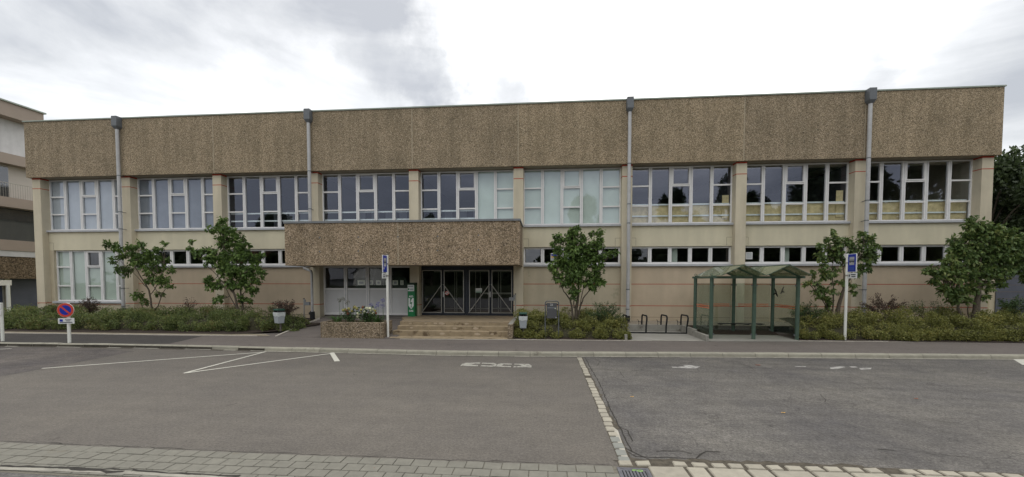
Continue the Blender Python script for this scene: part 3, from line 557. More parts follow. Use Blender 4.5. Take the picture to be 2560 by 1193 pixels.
# structure shells
b=MB(); XL=-28.1;XR=20.15
b.box(XL+.3,XR-.3,YW+.04,21.0,8.0,ZT-.1)      # lintel zone behind fascia
b.box(XL+.1,XL+.35,YW-.05,42,0,8.0); b.box(XR-.35,XR-.1,YW-.05,42,0,8.0); b.box(XL+.1,XR-.1,42,42.3,0,ZT-.2)
b.box(XL+.12,XL+.35,21.01,41.99,8.0,ZT-.1); b.box(XR-.35,XR-.12,21.01,41.99,8.0,ZT-.1)
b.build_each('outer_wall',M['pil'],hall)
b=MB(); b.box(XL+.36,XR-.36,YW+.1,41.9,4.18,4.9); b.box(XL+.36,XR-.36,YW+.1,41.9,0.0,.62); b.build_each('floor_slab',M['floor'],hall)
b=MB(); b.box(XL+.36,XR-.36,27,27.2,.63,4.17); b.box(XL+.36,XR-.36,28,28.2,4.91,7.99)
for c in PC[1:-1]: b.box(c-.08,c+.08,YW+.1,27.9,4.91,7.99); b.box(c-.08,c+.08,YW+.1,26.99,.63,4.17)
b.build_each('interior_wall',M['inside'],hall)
MB().box(XL+.35,XR-.35,21.02,41.98,ZT-.5,ZT-.25).build('roof',M['roof'],hall)
# fascia panels
for i in range(9):
    a=PC[i] if i else XL; c=PC[i+1] if i<8 else XR
    if i>0:a+=.02
    if i<8:c-=.02
    MB().box(a,c,YF,YF+.16,ZB,ZT-.06).build('fascia_panel',M['agg'],hall)
b=MB()
for c in PC[1:-1]: b.box(c-.0195,c+.0195,YF+.002,YF+.1,ZB,ZT-.06)
b.build_each('panel_joint',M['joint'],hall)
b=MB(); b.box(XL,XL+.16,YF+.161,42.3,ZB,ZT-.06); b.box(XR-.16,XR,YF+.161,42.3,ZB,ZT-.06); b.build_each('side_fascia',M['agg'],hall)
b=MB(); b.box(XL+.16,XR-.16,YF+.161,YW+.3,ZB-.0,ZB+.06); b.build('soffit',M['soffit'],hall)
b=MB(); b.box(XL-.04,XR+.04,YF-.045,YF+.3,ZT-.058,ZT); b.box(XL-.04,XL+.3,YF+.301,42.3,ZT-.058,ZT); b.box(XR-.3,XR+.04,YF+.301,42.3,ZT-.058,ZT); b.build_each('coping',M['coping'],hall)
# pilasters
for i,c in enumerate(PC):
    b=MB(); wd=.24 if 0<i<9 else .24
    zl=.3
    b.box(c-wd,c+wd,YP,YW+.02,zl,ZB-.001)
    o=b.build('pilaster',M['pil'],hall)
    b=MB()
    for z0,z1 in ((ZB-.075,ZB-.002),(7.465,7.50),(1.215,1.247)): b.box(c-wd-.002,c+wd+.002,YP-.003,YW-.06,z0,z1)
    b.build_each('red_line',M['red'],o)
# bays
for i in range(9):
    x0=PC[i]+.241; x1=PC[i+1]-.241; YS=20.14
    b=MB(); b.box(x0,x1,YS,YW+.1,4.14,5.14); b.build('spandrel',M['cream'],hall)
    b=MB()
    for s in (0,1):
        e0=x0 if s==0 else x1-.26
        b.box(e0,e0+.26,YS-.002,YS+.01,4.55,4.562); ex=x0+.25 if s==0 else x1-.262; b.box(ex,ex+.012,YS-.002,YS+.01,4.16,4.55)
    b.build_each('groove',M['groove'],hall)
    # upper window
    def tr(k): return [7.09,6.13] if k in(0,2,4) else []
    gm=M['glassu']
    o,cs=window(x0,x1,5.24,8.02,5,tr,hall,gm)
    kinds={0:'blindw',1:'blindd',4:None,5:'blindg'}
    bl=kinds.get(i)
    if bl:
        b=MB()
        for k,(a,c) in enumerate(cs): b.box(a-.03,c+.03,YW+.06,YW+.07,5.32,7.97)
        b.build('blind',M[bl],o)
    if i==4:
        b=MB()
        for a,c in cs[3:]: b.box(a-.03,c+.03,YW+.06,YW+.07,5.32,7.97)
        b.build('blind',M['blindg'],o)
    if i>=6:
        b=MB()
        for k,(a,c) in enumerate(cs): b.box(a-.07,c+.07,YW+.16,YW+.19,5.30,6.18)
        if i==7: b.box(cs[4][1]-.35,cs[4][1]-.05,YW+.12,YW+.15,5.5,6.75)
        if i==6: b.box(cs[4][1]-.32,cs[4][1]-.02,YW+.12,YW+.15,5.5,6.62)
        b.build_each('board',M['board'],o)
    if i!=5:
        b=MB(); b.box(x0+.05,x1-.05,YW+.10,YW+.13,5.62,5.69)
        b.box(x0+.05,x1-.05,YW+.10,YW+.13,6.17 if i>=6 else 6.02,6.24 if i>=6 else 6.09)
        b.build_each('rail',M['rail'],o)
    if i in(1,2,3,4):
        b=MB()
        for k in range(5):
            xx=x0+.5+k*.85; b.box(xx,xx+.45,23.2,23.25,5.3,6.5+.2*(k%2))
        b.build_each('interior_panel',M['blindd'],o)
    # lower storey
    if i==0:
        o,cs=window(x0+.25,x1,1.32,4.12,5,lambda k:[3.22,2.17] if k in(0,2,4) else [],hall,M['glassl'])
        b=MB()
        for k,(a,c) in enumerate(cs): b.box(a-.03,c+.03,YW+.06,YW+.07,1.4,4.07 if k!=2 else 3.15)
        b.build('blind',M['blindg'],o)
        b=MB(); b.box(x0,x0+.249,YS,YW+.1,.3,4.139); b.box(x0+.25,x1,YS,YW+.1,.3,1.219); b.build('lower_wall',M['lower'],hall)
        MB().box(x0,x1,YS-.003,YS-.0005,1.12,1.14).build_each('red_line',M['red'],hall)
    elif i in(1,2,5,6,7,8):
        o,cs=window(x0,x1,3.27,4.13,5,lambda k:[],hall,M['glassl'],fw=.08,mw=.17,opening=9)
        kk={1:[4],2:[3],5:[2],6:[2],7:[2],8:[]}[i]
        b=MB()
        for k in kk: a,c=cs[k]; b.box(a+.1,a+.1+(c-a)*.32,YW+.2,YW+.25,3.3,4.1)
        if kk: b.build_each('curtain',M['blindg'],o)
        if i==7:
            a,c=cs[0]; b=MB(); b.bbox(a+.14,a+.46,YW-.03,YW-.003,3.5,3.84,.01); vo=b.build('vent',M['signw'],o)
            b=MB()
            for k in range(9): b.box(a+.18+k*.028,a+.192+k*.028,YW-.034,YW-.0305,3.54,3.8)
            b.build('slat',M['sgrey'],vo)
        if i==5:
            a,c=cs[1]; b=MB(); b.bbox(a+.32,a+.68,YW-.03,YW-.003,3.48,3.84,.01); vo=b.build('sticker',M['signw'],o)
            for k,(mm) in enumerate(('sgrey','leafy','blue')): MB().box(a+.35,a+.65,YW-.034-.0,YW-.0305,3.51+k*.10,3.60+k*.10).build('colour_band',M[mm],vo)
        wm=M['brownwall'] if i in(1,2,6,7,8) else M['lower']
        b=MB(); b.box(x0,x1,YS,YW+.1,.25,3.168); b.build('lower_wall',wm,hall)
        b=MB()
        for z in (2.28,1.215): b.box(x0,x1,YS-.004,YS-.0005,z,z+.027)
        b.build_each('red_line',M['red'],hall)
        MB().box(x0,x1,YS-.003,YS-.0005,.66,.675).build_each('groove',M['groove'],hall)
# entrance glazing, bay 4 (left) and doors, bay 5
x0=PC[3]+.241; x1=PC[4]-.241; GB=.66
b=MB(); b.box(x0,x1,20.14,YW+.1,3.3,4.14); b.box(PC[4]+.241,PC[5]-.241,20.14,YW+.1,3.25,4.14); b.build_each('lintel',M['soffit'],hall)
fr=MB(); fr.box(x0,x1,YW-.06,YW+.02,3.14,3.3); fr.box(x0,x1,YW-.06,YW+.02,GB,GB+.12)
n=4; pit=(x1-x0)/n
gl=MB(); pn=MB(); jt=MB()
for k in range(n+1):
    xx=x0+k*pit; a=max(x0,xx-.08); c=min(x1,xx+.08); fr.box(a,c,YW-.075,YW+.02,GB+.12,3.14)
    if 0<k<n: jt.box(xx-.012,xx+.012,YW-.0775,YW-.0755,GB+.12,3.14)
for k in range(n):
    a=x0+k*pit+.08; c=a+pit-.16
    fr.box(a,c,YW-.06,YW+.02,1.98,2.07)
    gl.add([(a,YW,2.07),(c,YW,2.07),(c,YW,3.14),(a,YW,3.14)],[(0,1,2,3)]); pn.box(a,c,YW-.03,YW-.01,GB+.12,1.98)
o=fr.build('window',M['frame'],hall); gl.build('pane',M['glassd'],o); pn.build('infill_panel',M['grey'],o); jt.build_each('joint',M['sgrey'],o)
bx=MB().box(X(893,700,20.5),X(1019,700,20.5),20.36,20.38,Zh(950,738,20.5),Zh(950,694,20.5)).build('notice_board',mat('board_dark_green',(.012,.03,.026),.5),o)
for pa,pc in ((897,915),(922,935),(943,955),(966,977),(984,997),(1003,1011)):
    MB().box(X(pa,706,20.48),X(pc,706,20.48),20.345,20.3595,Zh(950,712.5,20.48),Zh(950,701,20.48)).build('picture',M['awhite2'],bx); 
    MB().box(X(pa+3,706,20.478),X(pc-3,706,20.478),20.342,20.3445,Zh(950,710,20.48),Zh(950,704,20.48)).build('photo',M['sgrey'],bx)
# door set
dx0=PC[4]+.241; dx1=PC[5]-.241; Zt=3.06; Zb=.68
fr=MB(); fr.box(dx0,dx1,YW-.04,YW+.04,Zt+.03,3.25); fr.box(dx0,dx1,YW-.04,YW+.04,GB,GB+.04)
leaves=[(1056.5,1105),(1110.5,1160),(1173.5,1223.5),(1229.5,1280)]
lv=[(X(a,730,YW),X(c,730,YW)) for a,c in leaves]
fr.box(dx0,lv[0][0]-.09,YW-.04,YW+.04,GB+.04,Zt+.03); fr.box(lv[1][1]+.09,lv[2][0]-.09,YW-.06,YW+.04,GB+.04,Zt+.03); fr.box(lv[3][1]+.09,dx1,YW-.04,YW+.04,GB+.04,Zt+.03)
o=fr.build('door_frame',M['doorf'],hall)
for k,(a,c) in enumerate(lv):
    a-=.0;zb=Zb+.12;zt=Zt-.06
    b=MB(); st=.085
    b.box(a-st,a,YW-.05,YW+.03,Zb+.02,Zt+.02); b.box(c,c+st-.012,YW-.05,YW+.03,Zb+.02,Zt+.02); b.box(a,c,YW-.05,YW+.03,zt,Zt+.02); b.box(a,c,YW-.05,YW+.03,Zb+.02,zb)
    d=b.build('door',M['doorf'],hall)
    b=MB(); t=.035
    b.box(a,a+t,YW-.057,YW-.045,zb,zt); b.box(c-t,c,YW-.057,YW-.045,zb,zt); b.box(a+t,c-t,YW-.057,YW-.045,zt-t,zt); b.box(a+t,c-t,YW-.057,YW-.045,zb,zb+t); b.build('glazing_bead',M['alu'],d)
    MB().add([(a+t,YW-.02,zb),(c-t,YW-.02,zb),(c-t,YW-.02,zt),(a+t,YW-.02,zt)],[(0,1,2,3)]).build('pane',M['glassd'],d)
    zl,zh=Zh(1100,782,YW),Zh(1100,711,YW)
    pa,pb_=((a-.03,zl),(c+.02,zh)) if k%2==0 else ((a-.02,zh),(c+.03,zl))
    MB().tube([(pa[0],YW-.085,pa[1]),(pb_[0],YW-.085,pb_[1])],.022,8).build('brace',M['alu'],d)
    if k in(1,2):
        hx=a-.035 if k==1 else c+.04
        b=MB(); b.box(hx-.022,hx+.022,YW-.062,YW-.048,1.62,1.9); b.tube([(hx,YW-.06,1.79),(hx,YW-.11,1.79),(hx+(.13 if k==1 else -.13),YW-.11,1.79)],.013,8); b.build('handle',M['signw'],d)
    if k==1:
        cc=np.array([X(1117,733,YW-.07),YW-.030,Zh(1117,733,YW-.07)]); b=MB(); b.disc(cc,(0,-1,0),.105,.004,28,0); b.disc(cc+(0,-.0042,0),(0,-1,0),.078,.003,28,1)
        b.bar(cc+(-.05,-.0095,.055),cc+(.05,-.0095,-.055),.018,.002,0,up=(0,1,0)); b.bar(cc+(-.035,-.0085,0),cc+(.03,-.0085,.0),.03,.002,2,up=(0,1,0)); b.bar(cc+(-.03,-.0083,0),cc+(-.045,-.0083,.035),.02,.002,2,up=(0,1,0)); b.bar(cc+(.02,-.0083,0),cc+(.04,-.0083,-.04),.015,.002,2,up=(0,1,0)); b.bar(cc+(-.02,-.0083,0),cc+(-.01,-.0083,-.04),.015,.002,2,up=(0,1,0)); b.build('no_dogs_sign',[M['sred'],M['signw'],M['black']],d)
    if k==2:
        ax,cx=X(1189.5,727,YW),X(1205,727,YW); z0,z1=Zh(1197,732,YW),Zh(1197,721,YW); s=MB().box(ax,cx,YW-.034,YW-.03,z0,z1).build('entry_notice',M['signw'],d)
        MB().box(ax+.015,cx-.015,YW-.037,YW-.0345,z0+.012,z0+.06).build('green_band',M['agreen'],s)
        text_mesh('lettering','ENTRÉE',.075,M['agreen'],s,((ax+cx)/2,YW-.036,z0+.13),(R(90),0,0),.001)
# inner door set behind
b=MB()
for px in (1136,1141,1188,1200,1245,1251): 
    xx=X(px,730,22.6); b.box(xx,xx+.04,22.6,22.64,.68,2.95)
b.box(dx0,dx1,22.6,22.64,2.95,3.0); b.box(dx0,dx1,22.605,22.64,.85,.88); b.box(X(1205,735,22),dx1,22.4,22.44,1.70,1.79); b.build('inner_door_frame',M['alu'],hall)
# canopy
CYF=17.66; cx0=X(712,610,CYF); cx1=X(1299,610,CYF); cz0=3.17; cz1=5.10
b=MB(); mid=X(995,610,CYF)
can=MB().box(cx0+.0,cx1,CYF,CYF+.14,cz0,cz1-.0).build('canopy',M['agg2'],hall)
b=MB(); b.box(cx0,cx0+.14,CYF+.141,YP-.002,cz0,cz1); b.box(cx1-.14,cx1,CYF+.141,YP-.002,cz0,cz1); b.box(cx0,PC[3]-.242,YP,20.139,cz0,cz1);b.build_each('canopy_side',M['agg2'],can)
MB().box(mid-.018,mid+.018,CYF-.003,CYF,cz0,cz1).build('canopy_joint',M['joint'],can)
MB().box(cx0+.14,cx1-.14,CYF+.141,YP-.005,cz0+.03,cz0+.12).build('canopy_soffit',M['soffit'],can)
MB().box(cx0+.14,cx1-.14,CYF+.141,YP-.005,cz1-.2,cz1-.1).build('canopy_roof',M['roof'],can)
b=MB(); b.box(cx0-.03,cx1+.04,CYF-.05,CYF+.2,cz1+.001,cz1+.09); b.box(cx0-.03,cx0+.2,CYF+.201,YP-.002,cz1+.001,cz1+.09); b.box(cx1-.16,cx1+.04,CYF+.201,YP-.002,cz1+.001,cz1+.09); b.build_each('canopy_coping',M['copingd'],can)
b=MB()
for px,py in ((799,594),(896,593),(995,592),(1094,591),(1196,588),(799,629),(896,628),(1094,626),(1196,625)):
    p=atY(px,py,CYF); b.disc((p[0],CYF,p[2]),(0,-1,0),.035,.012,12)
b.build_each('fixing_bolt',M['hopper'],can)
# downpipes
def downpipe(px,boxz,zend,boot=True,slim=False):
    x=X(px,400,YF-.1); yc=YF-.13; b=MB(); b.tube([(x,yc,zend),(x,yc,ZT-.66)],.082,12)
    o=b.build('downpipe',M['zinc'],hall)
    c=MB(); z1=ZT-.01; z0=ZT-.52; 
    c.box(x-.15,x+.15,YF-.29,YF-.002,z0,z1); c.add([(x-.15,YF-.29,z0),(x+.15,YF-.29,z0),(x+.15,YF-.002,z0),(x-.15,YF-.002,z0),(x-.085,yc-.085,z0-.13),(x+.085,yc-.085,z0-.13),(x+.085,yc+.085,z0-.13),(x-.085,yc+.085,z0-.13)],[(0,4,5,1),(1,5,6,2),(2,6,7,3),(3,7,4,0),(4,7,6,5)])
    c.build('hopper',M['hopper'],o)
    c=MB()
    for z in (8.0,6.1,5.2,2.05,1.1):
        if z>zend+.1: c.cyl(x,yc,z-.02,z+.02,.092,12); c.box(x-.015,x+.015,yc+.09,YP,z-.012,z+.012)
    c.build('bracket',M['hopper'],o)
    if boot: MB().cyl(x,yc,zend-.22,zend+.06,.115,12).build('boot',M['black'],o)
downpipe(297,0,.75); downpipe(773.5,0,cz1+.1,False); downpipe(1573,0,.72); downpipe(2170,0,.75)
b=MB(); xx=X(783,740,19.6); b.tube([(xx-.42,19.5,3.19),(xx-.40,19.5,3.10),(xx-.2,19.5,3.02),(xx-.04,19.5,2.95),(xx,19.5,2.8),(xx,19.5,.8)],.065,10); o=b.build('downpipe',M['zinc'],hall)
b=MB(); b.cyl(xx,19.5,.5,.88,.12,12); b.tube([(xx-.02,19.5,.95),(xx-.18,19.5,.8),(xx-.1,19.5,.68)],.03,8); b.build('boot',M['black'],o)
# ------------------------------------------------------------------ steps, cheek wall
sx1=X(1270,830,16.1); sx0=-6.05
st=thing('entrance_steps',(-2.5,18,.12),'worn sandstone steps rising to the glazed entrance doors','steps')
lev=[(15.80,.155),(16.34,.361),(16.70,.531),(17.09,.672)]
for k,(y,z) in enumerate(lev):
    y1=lev[k+1][0] if k<3 else 20.24
    xa=[X(975,847,15.9),X(983,833,16.4),X(996,820,16.8),X(1000,808,17.1)][k]
    b=MB(); 
    if k==3: 
        p=atZ(1040,791,.67); b.prism([(xa,y),(sx1,y),(sx1,y1),(-6.85,y1),(-7.0,19.0),(xa-.1,17.9)],.1,z)
    else: b.bbox(xa,sx1,y,y1+.06,.1,z,.012)
    o=b.build('landing' if k==3 else 'step',M['stonet'] if k==3 else M['stone'],st)
    if k: 
        b=MB(); zz=lev[k-1][1]; b.box(xa+.001,sx1-.001,y-.004,y-.0002,zz+.004,z-.014); b.build('riser',M['stone'],o)
        b=MB(); 
        for q_ in range(3 if k<3 else 5):
            cxp=random.uniform(xa+.4,sx1-.4); s=random.uniform(.06,.13); b.add([(cxp+s*math.cos(t)*random.uniform(.7,1.3),y-.0055,(zz+z)/2+s*.45*math.sin(t)) for t in [j*math.pi/4 for j in range(8)]],[tuple(range(8))[::1]])
        b.build_each('chipped_patch',M['stonec'],o)
cw=thing('cheek_wall',(sx1+.1,18,.12),'pebble concrete wall flanking the right side of the entrance steps','low wall')
MB().bbox(sx1+.002,sx1+.215,15.9,19.84,.1,.72,.012).build('wall',M['aggp'],cw)
MB().box(sx1+.02,sx1+.197,15.92,19.83,.721,.727).build_each('wall_top',M['concw'],cw)
# planter
pz=.765; a=atZ(797,806,pz); c=atZ(961,806,pz); d=atZ(989.5,800.5,pz); 
PY0=(a[1]+c[1])/2; px0=float(a[0]); px1=float(c[0]); PY1=PY0+.95
plt=thing('stone_planter',((px0+px1)/2,PY0+.5,.12),'rectangular pebble concrete planter with hydrangeas beside the entrance steps','planter')
t=.11; b=MB(); b.bbox(px0,px1,PY0,PY0+t,.11,pz,.012); b.box(px0,px0+t,PY0+t+.001,PY1,.11,pz-.002); b.box(px1-t,px1,PY0+t+.001,PY1,.11,pz-.002); b.box(px0+t+.001,px1-t-.001,PY1-t,PY1,.11,pz-.003); b.build_each('planter_wall',M['aggp'],plt)
b=MB(); b.box(px0+.10,px0+.115,PY0-.003,PY0-.0005,.13,pz-.02); b.box(px1-.12,px1-.105,PY0-.003,PY0-.0005,.13,pz-.02);b.build_each('joint',M['joint'],plt)
MB().box(px0+t,px1-t,PY0+t,PY1-t,.5,pz-.08).build('soil',M['soil'],plt)
# ------------------------------------------------------------------ foliage generators
def leaves(P,A,size,wr=.5,fold=.25):
    """pointed leaves: P base points (n,3), A leaf axis (n,3) unit, size (n,)"""
    n=len(P); r=rng.normal(size=(n,3)); S=np.cross(A,r); S/=np.linalg.norm(S,axis=1)[:,None]+1e-9; Nn=np.cross(S,A)
    s=size[:,None]; w=s*wr*.5
    v0=P; v1=P+A*s*.38+S*w+Nn*s*fold*.3; v2=P+A*s; v3=P+A*s*.38-S*w+Nn*s*fold*.3
    m=P+A*s*.42
    V=np.stack([v0,v1,v2,v3],1).reshape(-1,3); i=np.arange(n)*4
    Fq=np.concatenate([np.stack([i,i+1,i+2],1),np.stack([i,i+2,i+3],1)])
    return V,Fq
def unit(v): return v/(np.linalg.norm(v,axis=-1,keepdims=True)+1e-9)
def limb(mb,a,b,r0,r1,sag=.0,n=6,wob=.04,m=0):
    a=np.array(a,float);b=np.array(b,float); P=[]
    side=rng.normal(0,wob,3)
    for k in range(n+1):
        t=k/n; p=a+(b-a)*t; p=p+side*math.sin(math.pi*t)+np.array([0,0,sag*math.sin(math.pi*t)]); P.append(p)
    mb.tube(P,[r0+(r1-r0)*k/n for k in range(n+1)],7,m)
    return P
def small_tree(base,Yd,stems,clumps,label,m,nleaf=1.0,lsize=.15,name='cherry_tree',bark='bark'):
    """stems: list of polylines of (px,py,dy,r); clumps: (px,py,rpx,dy) from the photo, placed at real distance"""
    r=thing(name,base,label,'tree')
    tb=MB(); pts=[]
    for s in stems:
        P=[]; rad=[]
        for (px,py,dy,rr) in s: P.append(atY(px,py,Yd+dy)); rad.append(rr)
        Q=[];q2=[]
        for i in range(len(P)-1):
            for k in range(3): tt=k/3; Q.append(P[i]*(1-tt)+P[i+1]*tt+rng.normal(0,.012,3)); q2.append(rad[i]*(1-tt)+rad[i+1]*tt)
        Q.append(P[-1]);q2.append(rad[-1]); tb.tube(Q,q2,8); pts+=Q
    pts=np.array(pts); LP=[];LA=[];LS=[]
    cm=MB()
    for (px,py,rp,dy) in clumps:
        c=atY(px,py,Yd+dy); R_=rp/1000*Yd
        j=pts[np.argmin(np.linalg.norm(pts-(c-np.array([0,0,R_*.6])),axis=1))]
        limb(tb,j,c+rng.normal(0,R_*.2,3),.018,.006,sag=.03)
        # twigs inside the clump
        nt_=max(4,int(26*(R_/.35)**2*nleaf))
        for k in range(nt_):
            d=unit(rng.normal(size=3)+np.array([0,0,.15])); L_=R_*rng.uniform(.55,1.12); e=c+d*L_*np.array([1,.9,.95])
            cm_pts=[c+d*L_*.15,c+d*L_*.6+np.array([0,0,.03]),e]
            tb.tube(cm_pts,[.006,.004,.002],3,cap=False)
            nl_=rng.integers(9,16)
            tpos=rng.uniform(.35,1.05,nl_)[:,None]; P=c+d*L_*.15+(e-(c+d*L_*.15))*tpos+rng.normal(0,.035,(nl_,3))
            A=unit(rng.normal(0,.55,(nl_,3))+d*.5+np.array([0,0,-.75]))
            LP.append(P);LA.append(A);LS.append(rng.uniform(.65,1.15,nl_)*lsize)
    tb.build('trunk',M[bark],r)
    LP=np.concatenate(LP);LA=np.concatenate(LA);LS=np.concatenate(LS)
    V,Fq=leaves(LP,LA,LS,.52); mesh_np('crown',V,Fq,m,r)
    return r
small_tree(tuple(atY(385,792,18.2)),18.2,
 [[(382,800,0,.05),(378,760,0,.042),(372,725,0,.034),(352,690,.05,.022),(330,660,.1,.012)],[(380,785,0,.03),(395,765,-.05,.022),(402,742,-.1,.018),(385,715,-.05,.012),(395,680,0,.008)],[(376,740,0,.02),(400,700,0,.014),(410,660,0,.008)],[(361,800,.2,.025),(358,775,.2,.02),(350,745,.2,.01)],[(372,722,0,.02),(340,690,-.2,.012),(300,650,-.3,.008),(275,622,-.3,.005)]],
 [(270,612,12,-.3),(292,618,14,-.3),(283,650,10,-.3),(300,672,12,-.2),(325,625,18,-.1),(350,615,16,0),(345,650,24,.1),(322,680,16,0),(375,640,18,.1),(398,625,12,0),(410,607,7,0),(380,672,24,.1),(405,650,18,.1),(425,672,13,.1),(408,700,20,0),(425,715,10,0),(375,700,14,0),(345,740,14,.2),(362,755,10,.2),(400,735,10,0),(305,640,12,-.2)],
 'small loose cherry tree with slanting crown in the far-left bed','' and None or M['leafA'],1.0,.15)
small_tree(tuple(atY(605,795,18.0)),18.0,
 [[(600,800,0,.06),(592,760,0,.05),(582,720,0,.038),(570,680,0,.028),(560,620,0,.016)],[(606,800,.1,.05),(605,755,.1,.04),(598,715,.1,.03),(600,660,.1,.02),(610,600,.1,.01)],[(595,775,-.1,.035),(575,740,-.1,.022),(560,710,-.1,.012)],[(588,740,0,.025),(545,690,-.1,.016),(500,650,-.1,.010),(475,625,-.1,.006)],[(604,740,0,.022),(635,700,.1,.014),(645,670,.1,.008)]],
 [(553,548,12,0),(545,570,16,0),(525,572,10,0),(565,575,16,0),(585,585,14,0),(560,603,22,.1),(590,610,20,.1),(604,597,10,.1),(478,622,9,-.1),(477,604,6,-.1),(495,635,14,-.1),(515,628,14,-.1),(520,650,16,-.1),(545,640,22,0),(575,640,24,.1),(605,635,22,.1),(618,615,12,.1),(625,645,18,.1),(650,637,12,.1),(640,665,18,.1),(655,685,11,.1),(555,670,20,0),(585,675,26,0),(615,680,22,.1),(640,700,16,.1),(605,710,20,.1),(630,725,16,.1),(575,710,16,0),(525,702,14,-.1),(545,712,14,-.1),(530,717,12,-.1),(548,745,12,-.1),(535,750,9,-.1),(605,745,14,.1),(622,750,10,.1)],
 'tall full cherry tree with a pointed top, left of the canopy',M['leafA'],1.1,.16)
small_tree(tuple(atY(1437,800,17.6)),17.6,
 [[(1432,806,0,.05),(1430,770,0,.045),(1425,748,0,.032),(1410,728,0,.024),(1400,705,-.1,.018),(1393,680,-.1,.010)],[(1440,806,.05,.085),(1441,770,.05,.075),(1446,735,.05,.04),(1448,690,.1,.024),(1440,620,.1,.012)],[(1446,800,0,.05),(1450,768,0,.034),(1458,745,0,.028),(1472,728,0,.022),(1488,705,.1,.014),(1498,670,.1,.010),(1512,655,.1,.005)],[(1449,765,-.1,.022),(1456,735,-.1,.018),(1462,700,-.1,.012)],[(1436,770,-.1,.03),(1434,735,-.1,.02),(1432,690,0,.012)]],
 [(1392,588,10,0),(1400,600,13,0),(1386,610,9,0),(1395,625,13,-.1),(1426,582,12,0),(1438,578,12,0),(1445,570,6,0),(1430,600,20,.1),(1455,595,12,.1),(1483,585,8,0),(1495,582,10,0),(1500,600,12,0),(1485,612,16,.1),(1500,620,10,0),(1460,620,20,.1),(1430,630,24,0),(1400,650,18,0),(1385,672,13,-.1),(1378,665,8,-.1),(1395,690,15,-.1),(1420,665,24,0),(1450,655,24,.1),(1480,645,18,.1),(1505,642,12,0),(1522,637,11,0),(1540,630,8,0),(1495,665,16,.1),(1485,690,18,.1),(1500,705,13,.1),(1470,710,18,0),(1440,695,24,-.1),(1415,705,16,-.1),(1435,727,14,-.1),(1432,742,9,-.1),(1480,722,10,0),(1455,680,22,0)],
 'dense round cherry tree on several stems behind the letterbox stand',M['leafA'],1.35,.15)
small_tree(tuple(atY(2090,800,17.9)),17.9,
 [[(2088,802,0,.085),(2095,775,0,.075),(2103,740,0,.06),(2112,715,0,.045),(2128,690,0,.030),(2140,650,.1,.018),(2160,610,.1,.008)],[(2080,802,-.1,.04),(2083,765,-.1,.032),(2085,730,-.1,.024),(2080,690,0,.014),(2085,630,0,.008)],[(2076,795,-.1,.03),(2068,770,-.1,.022),(2052,745,-.1,.014),(2040,730,-.1,.008)],[(2112,715,0,.03),(2108,670,.1,.018),(2100,610,.1,.008)]],
 [(2087,583,9,0),(2085,598,12,0),(2065,597,8,0),(2050,612,9,0),(2075,620,15,0),(2098,612,14,0),(2060,640,15,0),(2090,640,20,.1),(2120,605,15,.1),(2135,622,16,.1),(2155,588,13,.1),(2165,600,15,.1),(2180,598,9,.1),(2192,615,9,.1),(2170,625,17,.1),(2155,645,17,.1),(2180,645,11,.1),(2165,668,13,.1),(2145,678,14,.1),(2120,650,15,.1),(2052,668,13,-.1),(2032,685,10,-.1),(2065,685,15,-.1),(2085,680,13,-.1),(2020,708,11,-.1),(2040,712,11,-.1),(2058,720,14,-.1),(2042,735,13,-.1),(2062,750,13,-.1),(2072,768,8,-.1),(2095,705,12,0),(2128,712,10,0),(2138,733,9,.1),(2085,728,9,-.1)],
 'sparse open tree with leaning trunk behind the right-hand bus stop sign',M['leafB'],.8,.16)
small_tree(tuple(atY(2430,798,17.9)),17.9,
 [[(2436,802,0,.12),(2443,760,0,.105),(2446,720,0,.07),(2450,670,0,.045),(2455,610,0,.02)],[(2405,802,-.1,.05),(2397,770,-.1,.045),(2390,745,-.1,.034),(2385,715,-.1,.018)],[(2422,800,0,.02),(2418,775,0,.018),(2419,750,0,.012)],[(2446,725,0,.04),(2480,690,0,.03),(2520,665,0,.02),(2560,650,0,.01)]],
 [(2432,545,9,0),(2440,555,12,0),(2425,570,14,0),(2450,575,20,0),(2475,575,20,0),(2495,580,18,0),(2520,580,12,0),(2430,600,24,.1),(2465,605,26,.1),(2500,610,24,.1),(2530,600,16,0),(2385,605,14,0),(2395,620,18,0),(2378,630,13,0),(2405,645,24,0),(2440,640,26,.1),(2480,645,28,.1),(2515,640,24,0),(2545,630,20,0),(2375,655,18,-.1),(2335,678,10,-.1),(2312,682,8,-.1),(2325,672,8,-.1),(2355,680,16,-.1),(2345,695,14,-.1),(2385,690,24,-.1),(2420,685,22,0),(2460,680,24,0),(2500,680,22,0),(2540,670,22,0),(2575,650,24,0),(2370,718,16,-.1),(2355,725,12,-.1),(2395,725,20,-.1),(2385,745,16,-.1),(2425,720,18,0),(2460,715,14,0),(2495,708,12,0),(2410,750,13,-.1),(2460,740,11,0),(2590,690,26,0),(2560,600,20,0)],
 'broad full tree with thick trunk in the far-right bed',M['leafB'],1.05,.165)
